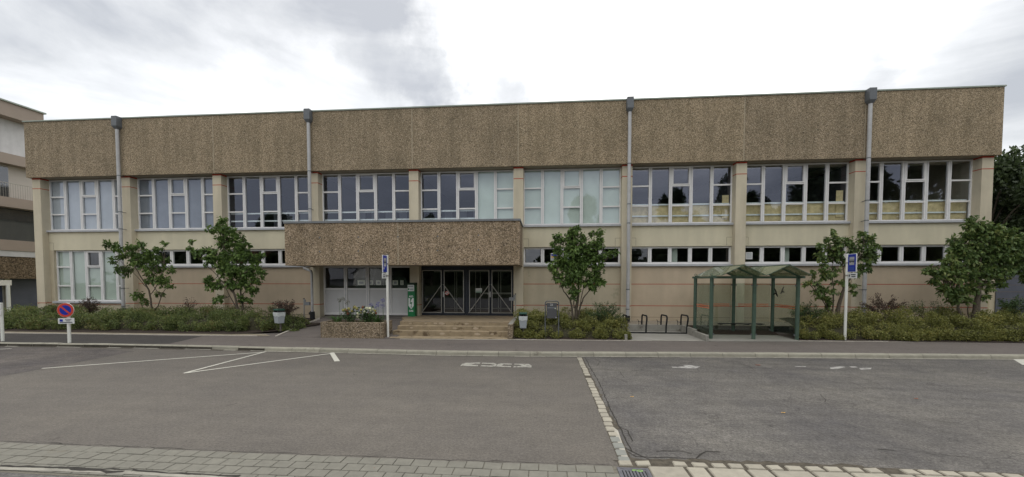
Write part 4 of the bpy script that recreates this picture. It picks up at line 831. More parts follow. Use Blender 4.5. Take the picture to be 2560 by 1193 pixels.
# ground shrubs
def hedge(name,poly_x,yf,yb,htop,n,m,soilz,label,fluff=1.0):
    """mass of tiny leaves over a mound; htop(x,y) -> height of the shrub top above ground z"""
    xs0,xs1=poly_x; span=xs1-xs0; nc=int(span*2.0*8); nf=int(span*5)
    cx=rng.uniform(xs0,xs1,nc); cy=np.array([yf(x)+.16+(yb(x)-yf(x)-.16)*rng.uniform(0,1)**1.15 for x in cx]); cs=np.array([soilz(x,y) for x,y in zip(cx,cy)])
    ch=htop(cx,cy)*rng.uniform(.55,1.08,nc)*np.where(cy-np.array([yf(x) for x in cx])<.3,.78,1); cr_=rng.uniform(.16,.34,nc)
    fx=rng.uniform(xs0,xs1,nf); fy=np.array([yf(x) for x in fx])+rng.uniform(.02,.2,nf); cx=np.concatenate([cx,fx]); cy=np.concatenate([cy,fy]); cs=np.concatenate([cs,[soilz(x,y) for x,y in zip(fx,fy)]]); ch=np.concatenate([ch,htop(fx,fy)*rng.uniform(.25,.62,nf)]); cr_=np.concatenate([cr_,rng.uniform(.12,.24,nf)]); nc=nc+nf
    k=rng.integers(0,nc,n); d=unit(rng.normal(size=(n,3))+np.array([0,-.25,.25])); rr=cr_[k]*rng.uniform(.72,1.08,n)
    P=np.stack([cx[k]+d[:,0]*rr,cy[k]+d[:,1]*rr*.9,cs[k]+ch[k]-cr_[k]*.55+d[:,2]*rr*.75],1)
    low=rng.uniform(0,1,n)<.36; P[:,2]=np.where(low,cs[k]+(P[:,2]-cs[k])*rng.uniform(.1,.9,n),P[:,2])
    shoot=rng.uniform(0,1,n)<.03; P[:,2]+=np.where(shoot,rng.uniform(.05,.28,n)*ch[k],0)
    sz=cs[k]; P+=rng.normal(0,.018,(n,3))
    P[:,2]=np.maximum(P[:,2],sz+.01)
    A=unit(rng.normal(0,1,(n,3))+np.array([0,-.35,.35])); V,Fq=leaves(P,A,rng.uniform(.035,.07,n)*fluff,.6,.1)
    o=mesh_np(name,V,Fq,m); tag(o,kind='stuff'); 
    return o
def szf(yf0): return lambda x,y:.125+(GZ-.125)*max(0,min(1,(y-yf0)/(19.4-yf0)))
def lefty(x): return 16.75 if x<-14 else 16.75+.35*math.sin(max(0,(x+14)/3)*1.2)
def leftb(x): return 18.6 if x<-13 else (18.6 if x<-11.4 else 18.2)
lx1=X(755,800,17.6)
def taper(x): return np.clip((lx1+.15-x)/1.1,.25,1)
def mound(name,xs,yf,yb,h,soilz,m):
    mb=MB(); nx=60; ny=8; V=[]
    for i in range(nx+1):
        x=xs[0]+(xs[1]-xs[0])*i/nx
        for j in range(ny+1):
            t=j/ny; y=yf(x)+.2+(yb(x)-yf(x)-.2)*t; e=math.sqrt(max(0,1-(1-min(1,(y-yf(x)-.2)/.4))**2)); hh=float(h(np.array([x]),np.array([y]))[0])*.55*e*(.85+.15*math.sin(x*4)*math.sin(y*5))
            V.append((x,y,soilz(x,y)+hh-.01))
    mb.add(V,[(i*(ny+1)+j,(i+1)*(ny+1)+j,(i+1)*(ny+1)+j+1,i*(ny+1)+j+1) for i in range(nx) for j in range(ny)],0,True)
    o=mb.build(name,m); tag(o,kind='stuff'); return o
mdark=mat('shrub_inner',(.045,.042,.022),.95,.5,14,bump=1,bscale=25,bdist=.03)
sz=szf(16.3); hL=lambda x,y:.78*taper(x)*(1-.12*(y-17)*0)
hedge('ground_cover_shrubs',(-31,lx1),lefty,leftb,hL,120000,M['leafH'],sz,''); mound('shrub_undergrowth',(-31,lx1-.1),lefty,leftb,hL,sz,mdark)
sz2=szf(15.9); mx0,mx1=bx0+.05,3.55
fm=lambda x:16.12+.05*math.sin(x*5); bm=lambda x:18.2 if x<2.2 else 17.9
hM=lambda x,y:np.clip(.50+.35*np.clip((y-16.1)/1.0,0,1),0,1)*np.where(x>2.7,.78,1)
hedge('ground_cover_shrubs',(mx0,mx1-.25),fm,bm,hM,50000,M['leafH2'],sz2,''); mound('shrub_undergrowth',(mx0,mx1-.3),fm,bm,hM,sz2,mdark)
sz3=szf(16.4); rx0=X(2000,848,16.6)+.1
fr_=lambda x:16.62+.04*math.sin(x*3)+.01*(x-10); br_=lambda x:18.4
hR=lambda x,y:.62+.32*np.clip((y-16.6)/1.0,0,1)
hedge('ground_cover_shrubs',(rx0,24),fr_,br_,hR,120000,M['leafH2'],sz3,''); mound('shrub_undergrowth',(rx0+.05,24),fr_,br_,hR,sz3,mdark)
# individual taller shrubs
def shrub(px,py,wpx,hpx,Yd,m,label,dens=1.0,spiky=True,lsize=.06,name='shrub'):
    base=atY(px,py,Yd); r=thing(name,tuple(base),label,'shrub'); tb=MB(); LP=[];LA=[];LS=[]
    W=wpx/1000*Yd/2; Hh=hpx/1000*Yd; ns=int(26*dens)
    for k in range(ns):
        a=rng.uniform(0,2*math.pi); q=math.sqrt(rng.uniform(0,1)); tip=base+np.array([W*q*math.cos(a),W*.7*q*math.sin(a),Hh*rng.uniform(.7,1.05)*(1-.45*q*q)])
        b0=base+np.array([rng.normal(0,W*.15),rng.normal(0,W*.1),0]); P=[b0+(tip-b0)*t+np.array([0,0,Hh*.12*math.sin(math.pi*t)]) for t in (0,.33,.66,1)]
        tb.tube(P,[.008,.006,.004,.002],4,cap=False)
        nl_=int(34*Hh/.6*dens); t=rng.uniform(.25,1.03,nl_)[:,None]; Q=b0+(tip-b0)*t+np.array([0,0,Hh*.12])*np.sin(np.pi*t)+rng.normal(0,.035,(nl_,3))
        LP.append(Q);LA.append(unit(rng.normal(0,1,(nl_,3))+np.array([0,0,.2])));LS.append(rng.uniform(.6,1.2,nl_)*lsize)
    tb.build('stems',M['bark'],r); V,Fq=leaves(np.concatenate(LP),np.concatenate(LA),np.concatenate(LS),.55,.1); mesh_np('foliage',V,Fq,m,r)
shrub(230,790,75,52,18.3,M['leafR'],'dark red bush under the far-left ground-floor window',1.1)
shrub(130,790,70,34,18.2,M['leafR'],'low dark red bush at the left corner of the hall',.8)
shrub(475,785,60,46,18.4,M['leafR'],'thin dark twiggy bush between the two left trees',.6)
shrub(712,800,75,62,17.7,M['leafR'],'reddish spiky bush behind the left waste bin',1.3)
shrub(1312,825,44,50,17.0,M['leafH'],'small brownish bush behind the right waste bin',1.3)
shrub(1508,818,100,66,17.2,M['leafG'],'feathery green bush arching beside the bicycle rack',1.6,lsize=.05)
shrub(2210,800,100,62,17.9,M['leafR'],'dark red bush right of the right-hand bus stop sign',1.2)
shrub(2320,800,110,56,18.0,M['leafG'],'thin feathery bush left of the thick-trunked right tree',.7,lsize=.05)
shrub(2530,800,90,60,18.0,M['leafG'],'green bush at the right end of the hall',1.2)
shrub(2020,815,80,60,17.6,M['leafG'],'green bush just right of the green shelter',1.3,lsize=.05)
# planter flowers
def umbel(px,py,rp,Yd,m,zb,label):
    c=atY(px,py,Yd); r=thing('agapanthus',(c[0],c[1],zb),label,'flower','agapanthus stems in the stone planter'); mb=MB(); mb.tube([(c[0]+.02,c[1],zb),(c[0]+.01,c[1],(zb+c[2])/2),c],[.007,.006,.005],5); mb.build('stem',M['stem'],r)
    mb=MB(); R_=rp/1000*Yd
    for k in range(22):
        d=unit(rng.normal(size=3)+np.array([0,0,.25])); e=c+d*R_; mb.tube([c,e],[.0025,.002],3,cap=False); mb.tube([e-d*.022,e+d*.012],[.006,.014],5)
    mb.build('flower_head',m,r)
zs=pz-.08; Ym=PY0+.5
for k,(px,py,m_,pl_) in enumerate([(848,751,'agold','tall faded agapanthus head, leftmost above the planter'),(857,748,'agold','faded agapanthus head, second from left above the planter'),(868.5,756,'agold','faded agapanthus head, third from left above the planter'),(928,763,'ag','low blue agapanthus head left of the tall blue ones'),(942,766,'ag','blue agapanthus head beside the shortest blue one'),(946,760,'ag','blue agapanthus head in the middle of the right cluster'),(957,751,'ag','highest blue agapanthus head beside the bus stop pole'),(957,766,'ag','lower blue agapanthus head beside the bus stop pole')]):
    umbel(px,py,5.5,Ym+rng.uniform(-.15,.15),M[m_],zs,pl_)
def strap(px,w,label):
    c=atY(px,804,Ym-.1); c[2]=zs; r=thing('strappy_plant',tuple(c),label,'plant'); mb=MB()
    for k in range(95):
        a=rng.uniform(0,2*math.pi); Ln=rng.uniform(.25,.48); h=rng.uniform(.18,.34); p0=c+np.array([rng.normal(0,w*.3),rng.normal(0,.08),0]); d=np.array([math.cos(a),math.sin(a)*.8,0]); s=np.array([-d[1],d[0],0])*.011
        P=[p0+d*Ln*t+np.array([0,0,h*math.sin(math.pi*min(t,1)*.62)*1.0]) for t in (0,.3,.6,1)]
        V=[]
        for i,p in enumerate(P): q_=1 if i<3 else .15; V+=[p-s*q_,p+s*q_]
        mb.add(V,[(0,1,3,2),(2,3,5,4),(4,5,7,6)])
    mb.build('leaves',M['leafS'],r)
strap(843,.22,'grassy green clump at the left end of the stone planter'); strap(943,.25,'grassy green clump at the right end of the stone planter')
def hydrangea(px,py,heads,label):
    c=atY(px,py,Ym); r=thing('hydrangea',(c[0],c[1],zs),label,'plant'); tb=MB(); LP=[]; 
    for hx,hy,rp,mi in heads:
        p=atY(hx,hy,Ym+rng.uniform(-.2,.1)); b0=np.array([c[0]+rng.normal(0,.1),c[1],zs]); tb.tube([b0,(b0+p)/2+rng.normal(0,.03,3),p],[.009,.007,.005],5,cap=False)
        R_=rp/1000*Ym; mb=MB(); n=70
        for k in range(n):
            d=unit(rng.normal(size=3)); e=p+d*R_*rng.uniform(.8,1); s=unit(np.cross(d,rng.normal(size=3)))*.022; t2=np.cross(d,s); mb.add([e-s,e-t2,e+s,e+t2],[(0,1,2,3)])
        mb.build('flower_head',M[mi],r)
        t=rng.uniform(.1,.95,26)[:,None]; LP.append(b0+(p-b0)*t+rng.normal(0,.075,(26,3)))
    tb.build('stems',M['stem'],r); P=np.concatenate(LP); A=unit(rng.normal(0,1,P.shape)+np.array([0,-.2,.1])); V,Fq=leaves(P,A,rng.uniform(.07,.13,len(P)),.6,.1); mesh_np('foliage',V,Fq,M['leafG'],r)
hydrangea(875,790,[(858,776,4,'hyg'),(866,778,4,'hyr'),(872,773,4.5,'hyg'),(880,778,4,'hyg'),(886,768,4.5,'hyg'),(892,772,4,'hyg'),(870,784,4,'hyr'),(863,774,3.5,'hyg')],'hydrangea with lime and russet heads in the left half of the planter')
hydrangea(915,795,[(895.5,784.5,4.2,'hyw'),(894,793,4.4,'hyw'),(911,781,4.2,'hyw'),(917,771,3.8,'hyw'),(924,772,4,'hyw'),(932,774,4,'hyw'),(932,784,3.6,'hyw'),(902,782,3.2,'hyg'),(907,768,4,'hyr'),(903,775,3.5,'hyg'),(921,785,3.6,'hyr'),(938,777,3.2,'hyg'),(940,783,3,'hyr'),(926,778,3,'hyw')],'hydrangea with cream white heads in the middle of the planter')
# ------------------------------------------------------------------ street furniture
# AED cabinet
ax0=X(1019,750,19.42);ax1=X(1036.5,750,19.42);az0=.665;az1=Zh(1028,709,19.42)
aed=thing('defibrillator_cabinet',((ax0+ax1)/2,19.6,az0),'tall green defibrillator cabinet with white heart mark at the entrance','cabinet')
MB().bbox(ax0,ax1,19.42,19.80,az0,az1-.07,.01).build('body',M['agreen'],aed)
MB().add([(ax0-.01,19.40,az1-.069),(ax1+.01,19.40,az1-.069),(ax1+.01,19.81,az1-.069),(ax0-.01,19.81,az1-.069),(ax0-.01,19.44,az1),(ax1+.01,19.44,az1),(ax1+.01,19.81,az1+.04),(ax0-.01,19.81,az1+.04)],[(0,3,2,1),(4,5,6,7),(0,1,5,4),(1,2,6,5),(2,3,7,6),(3,0,4,7)]).build('roof',M['agrn2'],aed)
zz=lambda y:Zh(1028,y,19.42); cxx=(ax0+ax1)/2
pn_=MB().box(ax0+.015,ax1-.02,19.405,19.419,zz(728),zz(712)).build('display_box',M['awhite'],aed); 
b=MB(); b.box(ax0+.03,ax0+.10,19.401,19.4045,zz(725.5),zz(721)); b.build('emblem',M['agreen'],pn_); b=MB(); b.box(ax0+.13,ax1-.05,19.401,19.4045,zz(726),zz(721.5)); b.box(ax0+.04,ax1-.06,19.401,19.4045,zz(718.5),zz(714.5));b.build('label_print',M['lid'],pn_)
text_mesh('lettering','AED',.115,M['awhite'],aed,(cxx,19.415,zz(741.5)),(R(90),0,0),.003,bold=.004); text_mesh('lettering','DAE',.115,M['awhite'],aed,(cxx,19.415,zz(777.5)),(R(90),0,0),.003,bold=.004)
hy0,hy1=zz(773.5),zz(745.5); hh=hy1-hy0; hw=.135
prof=[(0,0),(1,.32),(1,1.0),(.55,1.0),(.25,.93),(0,.78),(-.25,.93),(-.55,1),(-1,1),(-1,.32)]
b=MB(); V=[(cxx+p*hw,19.414,hy0+q_*hh) for p,q_ in prof]; b.add(V,[tuple(range(len(V)))]); 
b.add([(cxx,19.4145,hy0+.4*hh)]+V,[(0,i+1,(i+1)%len(V)+1) for i in range(len(V))]); hb=b
hb=MB(); hb.add([(cxx,19.4145,hy0+.45*hh)]+[(p[0],19.4145,p[2]) for p in V],[(0,i+1,(i+1)%len(V)+1) for i in range(len(V))]); ho=hb.build('heart_mark',M['awhite'],aed)
bolt=[(-.35,.88),(-.05,.88),(-.25,.62),(.35,.68),(.02,.28),(.22,.30),(-.08,.08),(-.22,.34),(-.05,.31),(.05,.55),(-.55,.5)]
V=[(cxx+p*hw,19.411,hy0+q_*hh) for p,q_ in [(-.30,.92),(0.0,.92),(-.22,.60),(.42,.66),(.08,.26),(.26,.28),(-.02,.06),(-.16,.30),(-.04,.28),(.10,.52),(-.50,.46)]]
b=MB(); b.add(V,[tuple(range(len(V)))]); b.build('lightning_mark',M['agreen'],ho)
# bus stop signs
def busstop(pxb,pyb,zg,sgn,label,stain):
    p=atZ(pxb,pyb,zg); x,y=p[0],p[1]; top=3.52
    r=thing('bus_stop_sign',(x,y,zg),label,'sign','bus stop signs on white poles')
    MB().cyl(x,y,zg-.05,top,.048,14).build('pole',M['white'],r); MB().cyl(x,y,top,top+.03,.05,14).build('cap',M['black'],r)
    s=1 if sgn>0 else -1            # the face we see looks along s*X
    y1=y-.06;y0=y1-.42; zt=top-.02; zb=zt-.70
    b=MB(); b.bbox(x-.018,x+.018,y0,y1,zb,zt,.008); o=b.build('panel',M['signw'],r)
    xf=x+s*.019
    def pl(n,ya,yb,za,zb_,m,k=1): 
        a=x+s*(.0185+.002*k); bb=MB(); bb.box(min(a,a-s*.0015),max(a,a-s*.0015),ya,yb,za,zb_); return bb.build(n,m,o)
    pl('blue_field',y0+.016,y1-.012,zb+.016,zt-.016,M['blue'],1)
    pl('white_field',y0+.09,y1-.08,zb+.27,zt-.12,M['fieldg'],2)
    pl('letter_bar',y0+.10,y1-.09,zb+.455,zb+.475,M['dtext'],3)
    # bus pictogram
    bb=MB(); a=x+s*(.0185+.006)
    bb.box(min(a,a-s*.0015),max(a,a-s*.0015),y0+.09,y1-.08,zb+.385,zb+.435)
    for yy in (y0+.14,y1-.13): bb.disc((a-s*.001,yy,zb+.378),(s,0,0),.022,.002,10)
    bb.build('bus_pictogram',M['dtext'],o)
    bb=MB(); a=x+s*(.0185+.008)
    if stain:
        bb.disc((a,y0+.19,zb+.27),(s,0,0),.05,.001,12); bb.disc((a,y0+.09,zb+.17),(s,0,0),.045,.001,12); bb.build('sticker',M['signw'],o)
    else:
        bb.box(min(a,a-s*.001),max(a,a-s*.001),y0+.08,y1-.08,zb+.06,zb+.2); bb.build('blue_print',mat('sign_blue_pale',(.03,.07,.34),.4),o)
    z2=zb-.03; b=MB(); b.bbox(x-.014,x+.014,y0-.03,y1,z2-.21,z2,.006); o=b.build('lower_panel',M['signw'],r)
    bb=MB(); a=x+s*.017
    for ya,yb,za,zb_ in ((y0+.02,y0+.25,z2-.085,z2-.05),(y0+.02,y0+.22,z2-.16,z2-.12),(y0+.30,y0+.36,z2-.15,z2-.06)): bb.box(min(a,a-s*.002),max(a,a-s*.002),ya,yb,za,zb_)
    bb.build('print',M['dtext'],o)
    b=MB()
    for z in (zt-.34,z2-.1): b.cyl(x,y,z-.03,z+.03,.056,14); b.box(x-.02,x+.02,y-.09,y-.05,z-.03,z+.03)
    b.build_each('clamp',M['steel'],r)
busstop(970,844,.12,+1,'white pole with blue bus stop sign in front of the entrance steps',True)
busstop(2112,851,.13,-1,'white pole with blue bus stop sign standing before the right-hand shrubs',False)
# no parking sign
p=atZ(174,857,.12); r=thing('no_parking_sign',tuple(p),'round red and blue no-parking sign on short white pole at the kerb','sign')
zc=Zh(168,775,p[1]); MB().cyl(p[0],p[1],.08,zc+.27,.052,14).build('pole',M['white'],r)
nv=unit(np.array([.28,-1,0])); sv=np.array([-nv[1],nv[0],0]); c0=np.array([p[0]-.02,p[1]-.06,zc])
b=MB(); b.disc(c0,nv,.268,.02,36,0); b.disc(c0+nv*.0205,nv,.262,.003,36,1); b.disc(c0+nv*.024,nv,.185,.003,36,2)
up=np.array([0,0,1.]); dd=unit(sv*(1)+up*(-1)); b.bar(c0+nv*.029-dd*.19,c0+nv*.029+dd*.19,.06,.003,1,up=tuple(nv)); b.build('disc',[M['signw'],M['sred'],M['blue']],r)
z1=Zh(168,795,p[1]);z0=Zh(168,809,p[1]); cm_=c0+nv*.0; b=MB(); b.bar(cm_-sv*.255+up*((z0+z1)/2-zc),cm_+sv*.255+up*((z0+z1)/2-zc),.02,z1-z0,0,up=(0,0,1)); o=b.build('lower_panel',M['signw'],r)
zm=(z0+z1)/2; b=MB(); q0=np.array([c0[0],c0[1],zm])+nv*.013
b.bar(q0-sv*.20+up*.02,q0-sv*.10+up*.02,.003,.085,1); b.bar(q0-sv*.03+up*.045,q0+sv*.17+up*.045,.003,.022,0); b.bar(q0-sv*.0+up*.0,q0+sv*.13+up*.0,.003,.02,0); b.bar(q0-sv*.2-up*.055,q0+sv*.2-up*.055,.003,.028,0); b.build('print',[M['dtext'],M['blue']],o)
p=atZ(7,853,.12); r=thing('parking_sign',tuple(p),'white pole with two small white plates, cut by the left picture edge','sign')
MB().cyl(p[0],p[1],.08,Zh(5,757,p[1]),.05,14).build('pole',M['white'],r)
for za,zb_,w_ in ((757,773,.20),(777,787,.17)):
    xa=p[0]; z1,z0=Zh(5,za,p[1]),Zh(5,zb_,p[1]); o=MB().bbox(xa-.32,xa+.09,p[1]-.08,p[1]-.055,z0,z1,.006).build('plate',M['signw'],r)
    b=MB(); 
    for k in range(2): b.box(xa-.25,xa+.0,p[1]-.083,p[1]-.0805,z1-.07-k*.09,z1-.045-k*.09)
    b.build('print',M['dtext'],o)
# waste bins
def wbin(px,pyb,Yd,label,rz,w=.36):
    base=atY(px,pyb,Yd); r=thing('waste_bin',(0,0,0),label,'waste bin','grey litter bins on posts')
    MB().bbox(-.03,.03,.02,.08,0,.9,.004).build('post',M['binp'],r)
    b=MB(); wt=w/2;wb=w/2-.045; z0,z1=.38,.86; dt,db=.16,.12
    b.add([(-wb,-db,z0),(wb,-db,z0),(wb,db,z0),(-wb,db,z0),(-wt,-dt,z1),(wt,-dt,z1),(wt,dt,z1),(-wt,dt,z1)],[(0,3,2,1),(0,1,5,4),(1,2,6,5),(2,3,7,6),(3,0,4,7)]); b.build('bin_body',M['bin'],r)
    b=MB(); n=40; V=[]; 
    ring=[(-wt,-dt),(wt,-dt),(wt,dt),(-wt,dt)]
    P=[]
    for i in range(4):
        a_=np.array(ring[i]);c_=np.array(ring[(i+1)%4])
        for k in range(8): P.append(a_+(c_-a_)*k/8)
    for j,zz_ in enumerate((z1+.01,z1-.05,z1-.11,z1-.17)):
        for k,q_ in enumerate(P): s_=1.035-.015*j+.012*math.sin(k*2.3+j*1.7); V.append((q_[0]*s_,q_[1]*s_,zz_+(.02*math.sin(k*1.1+1) if j==3 else .0)))
    m_=len(P); b.add(V,[(j*m_+k,(j+1)*m_+k,(j+1)*m_+(k+1)%m_,j*m_+(k+1)%m_) for j in range(3) for k in range(m_)],0,True); b.build('bin_liner',M['bag'],r)
    b=MB(); wl=w/2-.02
    for sx in(-1,1): b.box(min(sx*wl,sx*(wl-.07)),max(sx*wl,sx*(wl-.07)),-.15,.14,z1-.01,z1+.09)
    b.box(-wl+.07,wl-.07,.06,.14,z1-.01,z1+.09); b.build('inner_frame',M['black'],r)
    b=MB(); Q=[(-.17,.0),(-.17,.035),(-.14,.06),(.14,.06),(.16,.035),(.16,.0)]
    V=[(x_,y_,z1+.09+z_) for x_ in (-wl-.005,wl+.005) for y_,z_ in Q]; b.add(V,[(0,1,2,3,4,5)[::-1],(6,7,8,9,10,11)]+[(i,(i+1)%6,(i+1)%6+6,i+6) for i in range(6)]); b.build('lid',M['bing'],r)
    r.location=base; r.rotation_euler=(0,0,rz); return r
def binloc(px,ytop,ybot,zg,Yd): pass
wbin(699,829,16.85,'angular grey litter bin with green lid at the left bed corner',R(-28),.42)
wbin(1308,843,16.25,'grey litter bin with pale liner and green lid right of the steps',R(0),.34)
# short steel posts with grey box (door buttons)
def gatepost(px,py0,py1,Yd,s,label):
    a=atY(px,py0,Yd); c=atY(px,py1,Yd); r=thing('push_button_post',tuple(a),label,'post','steel posts with small grey boxes')
    MB().cyl(a[0],Yd,a[2],c[2]-.04,.036,12).build('post',M['steel'],r); MB().cyl(a[0],Yd,c[2]-.039,c[2],.039,12).build('cap',M['black'],r)
    b=MB(); zc=c[2]-.26; b.bbox(min(a[0]+s*.05,a[0]+s*.30),max(a[0]+s*.05,a[0]+s*.30),Yd-.06,Yd+.06,zc-.08,zc+.08,.008); b.box(min(a[0]+s*.03,a[0]+s*.08),max(a[0]+s*.03,a[0]+s*.08),Yd-.03,Yd+.03,zc,c[2]-.06); b.build_each('button_box',M['copingd'],r)
gatepost(761,811,746,18.6,1,'short steel post with grey box at the ramp edge, left'); gatepost(1288.5,795,734,19.0,-1,'short steel post with grey box on the wall right of the steps')
# letterbox stand
Yl=16.15; lx0=X(1363,800,Yl);lx1_=X(1396.5,800,Yl);zt=Zh(1380,753,Yl); r=thing('letterbox_stand',((lx0+lx1_)/2,Yl,.13),'dark grey letterbox with number 21 hung in a rounded tubular frame','letterbox')
b=MB(); rad=.09; P=[(lx0,Yl,.1),(lx0,Yl,zt-rad)]+[(lx0+rad-rad*math.cos(t),Yl,zt-rad+rad*math.sin(t)) for t in (R(30),R(60),R(90))]+[(lx1_-rad+rad*math.sin(t),Yl,zt-rad+rad*math.cos(t)) for t in (0,R(30),R(60))]+[(lx1_,Yl,zt-rad),(lx1_,Yl,.1)]
b.tube(P,.024,10); b.build('tube_frame',M['anthl'],r)
bz1=Zh(1380,757.5,Yl);bz0=Zh(1380,795.5,Yl); ba,bb_=X(1366.5,780,Yl),X(1392,780,Yl)
o=MB().bbox(ba,bb_,Yl-.10,Yl+.10,bz0,bz1,.006).build('box',M['anth'],r)
b=MB(); b.box(ba+.03,bb_-.03,Yl-.104,Yl-.1005,Zh(1380,770,Yl),Zh(1380,769,Yl)); b.build('flap_gap',M['sgrey'],o); MB().box(bb_-.09,bb_-.035,Yl-.106,Yl-.1005,Zh(1380,771.8,Yl),Zh(1380,770.4,Yl)).build('name_plate',M['hyw'],o)
MB().disc((ba+.035,Yl-.1,Zh(1380,779,Yl)),(0,-1,0),.009,.01,10).build('lock',M['steel'],o); MB().box(bb_-.045,bb_-.018,Yl-.104,Yl-.1005,bz0+.02,bz0+.05).build('sticker',M['signw'],o)
text_mesh('house_number','21',.125,M['signw'],o,((ba+bb_)/2,Yl-.104,Zh(1380,762,Yl)),(R(90),0,0),.003)
b=MB()
for z in (bz1-.06,bz0+.08):
    b.box(lx0+.02,ba-.001,Yl-.015,Yl+.015,z-.02,z+.02); b.box(bb_+.001,lx1_-.02,Yl-.015,Yl+.015,z-.02,z+.02)
b.build('bracket',M['black'],r)
# bicycle rack
r=thing('bicycle_rack',(5.5,17.9,.135),'black steel bicycle rack with four hoops on the concrete terrace','bicycle rack')
yb0=float(atZ(1640,832,.17)[1]); yb1=float(atZ(1640,826.5,.17)[1]); xa=X(1556,828,yb1); xe=X(1731,832,yb0)
b=MB(); b.bar((xa-.1,yb1,.165),(xe-.25,yb1,.165),.05,.05); b.bar((xa+.05,yb0,.165),(xe,yb0,.165),.05,.05); b.build('base_bar',M['rack'],r)
for px in (1566,1615,1665,1717):
    x=X(px,830,yb0); h=Zh(px,789.5,yb0)
    P=[(x,yb0,.18),(x,yb0-.01,.45),(x,yb0-.10,h-.24),(x,yb0-.13,h-.10),(x,yb0-.09,h-.025),(x,yb0-.02,h),(x,yb1-.10,h-.02),(x,yb1-.04,h-.09),(x,yb1-.02,h-.2),(x,yb1,.45),(x,yb1,.18)]
    b=MB(); b.tube(P,.036,8); o=b.build('hoop',M['rack'],r)
    b=MB(); b.tube([(x,yb1-.02,.55),(x-.14,yb1-.02,.58),(x-.17,yb1,.66),(x-.22,yb1,.66)],.012,6); b.tube([(x-.16,yb1,.6),(x-.13,yb1,.48),(x-.19,yb1,.40)],.010,6); b.build('lock_hook',M['rack'],o)
# bus shelter
sh=thing('bus_shelter',(8.2,17,.139),'green steel bus shelter with two gabled glass roofs','bus shelter')
YF0=float(atZ(1884,848,.14)[1]); YB0=float(atZ(1832,833.5,.14)[1])
pxs=[X(p_,840,YF0) for p_ in (1777,1884.5,1992)]; zbm=2.56
step=(pxs[2]-pxs[0])/2; pxs=[pxs[0],pxs[0]+step,pxs[2]]
for y in (YF0,YB0):
    for x in pxs:
        MB().cyl(x,y,.1,zbm,.072,16).build('post',M['shgreen'],sh)
b=MB(); b.box(pxs[0]-.12,pxs[2]+.22,YF0-.06,YF0+.06,zbm,zbm+.09); b.box(pxs[0]-.12,pxs[2]+.12,YB0-.06,YB0+.06,zbm,zbm+.09)
for x in pxs: b.box(x-.05,x+.05,YF0+.061,YB0-.061,zbm+.002,zbm+.088)
b.box(pxs[0]-.05,pxs[0]+.05,YF0-.35,YF0-.061,zbm+.002,zbm+.088); b.box(pxs[2]-.05,pxs[2]+.05,YF0-.35,YF0-.061,zbm+.002,zbm+.088)
b.build_each('beam',M['shgreen'],sh)
b=MB()
for y in (YF0,YB0):
    b.tube([(pxs[0]+.045*math.cos(t),y,zbm+.16+.045*math.sin(t)) for t in [k*math.pi/5 for k in range(11)]],.011,6)
    b.cyl(pxs[0],y,zbm+.09,zbm+.13,.035,10)
b.build_each('lifting_eye',M['shgreen'],sh)
RF=YF0-.78; RB=YB0+.22; zr=3.06; ze=zbm+.10
for k in range(2):
    xl,xr=pxs[k]+.04,pxs[k+1]+.04; xm=(xl+xr)/2
    for (a_,c_) in ((xl,xm),(xr,xm)):
        V=[(a_,RF,ze),(c_,RF,zr),(c_,RB,zr),(a_,RB,ze)]
        V2=[(x_,y_,z_+.012) for x_,y_,z_ in V]
        f=[(0,1,2,3),(7,6,5,4),(0,4,5,1),(1,5,6,2),(2,6,7,3),(3,7,4,0)]
        o=MB().add(V+V2,f).build('roof_pane',M['glassroof'],sh)
        b=MB(); 
        for y in (YF0,YB0): b.bar((a_,y,ze-.03),(c_,y,zr-.03),.05,.06)
        b.build_each('rafter',M['shgreen'],o)
        b=MB(); b.bar((a_,RF+.006,ze+.006),(c_,RF+.006,zr+.006),.014,.022); b.build('pane_edge',M['shgreen'],o)
    MB().bar((xm,RF-.01,zr+.01),(xm,RB,zr+.01),.04,.035).build('ridge',M['shgreen'],sh)
b=MB()
for x in pxs:
    for y in (YF0,YB0):
        for sx in ((-1,1) if x!=pxs[0] and x!=pxs[2] else ((1,) if x==pxs[0] else (-1,))):
            for z in (2.28,.32): b.cyl(x+sx*.09,y,z-.03,z+.03,.03,8)
b.build('glass_clamp',M['hopper'],sh)
def pane(a,c,z0,z1,stripes):
    (xa,ya),(xb,yb)=a,c; t=.006; d=np.array([xb-xa,yb-ya]);d=d/np.linalg.norm(d); n=np.array([-d[1],d[0]])*t
    b=MB(); b.prism([(xa-n[0],ya-n[1]),(xb-n[0],yb-n[1]),(xb+n[0],yb+n[1]),(xa+n[0],ya+n[1])],z0,z1); o=b.build('glass_wall',M['glassr'],sh)
    b=MB(); m_=n*1.6; xa2,ya2=xa+d[0]*.08,ya+d[1]*.08; xb2,yb2=xb-d[0]*.08,yb-d[1]*.08
    for z in stripes: b.prism([(xa2-m_[0],ya2-m_[1]),(xb2-m_[0],yb2-m_[1]),(xb2+m_[0],yb2+m_[1]),(xa2+m_[0],ya2+m_[1])],z,z+.03)
    b.build('orange_stripe',M['orange'],o); return o
S_=(1.34,1.42)
pane((pxs[0]+.1,YB0),(pxs[1]-.1,YB0),.28,2.35,S_); pane((pxs[1]+.1,YB0),(pxs[2]-.1,YB0),.28,2.35,S_)
pane((pxs[0],YF0+.1),(pxs[0],YB0-.1),.28,2.35,S_); o=pane((pxs[2],YF0+.1),(pxs[2],YB0-.1),.28,2.35,S_)
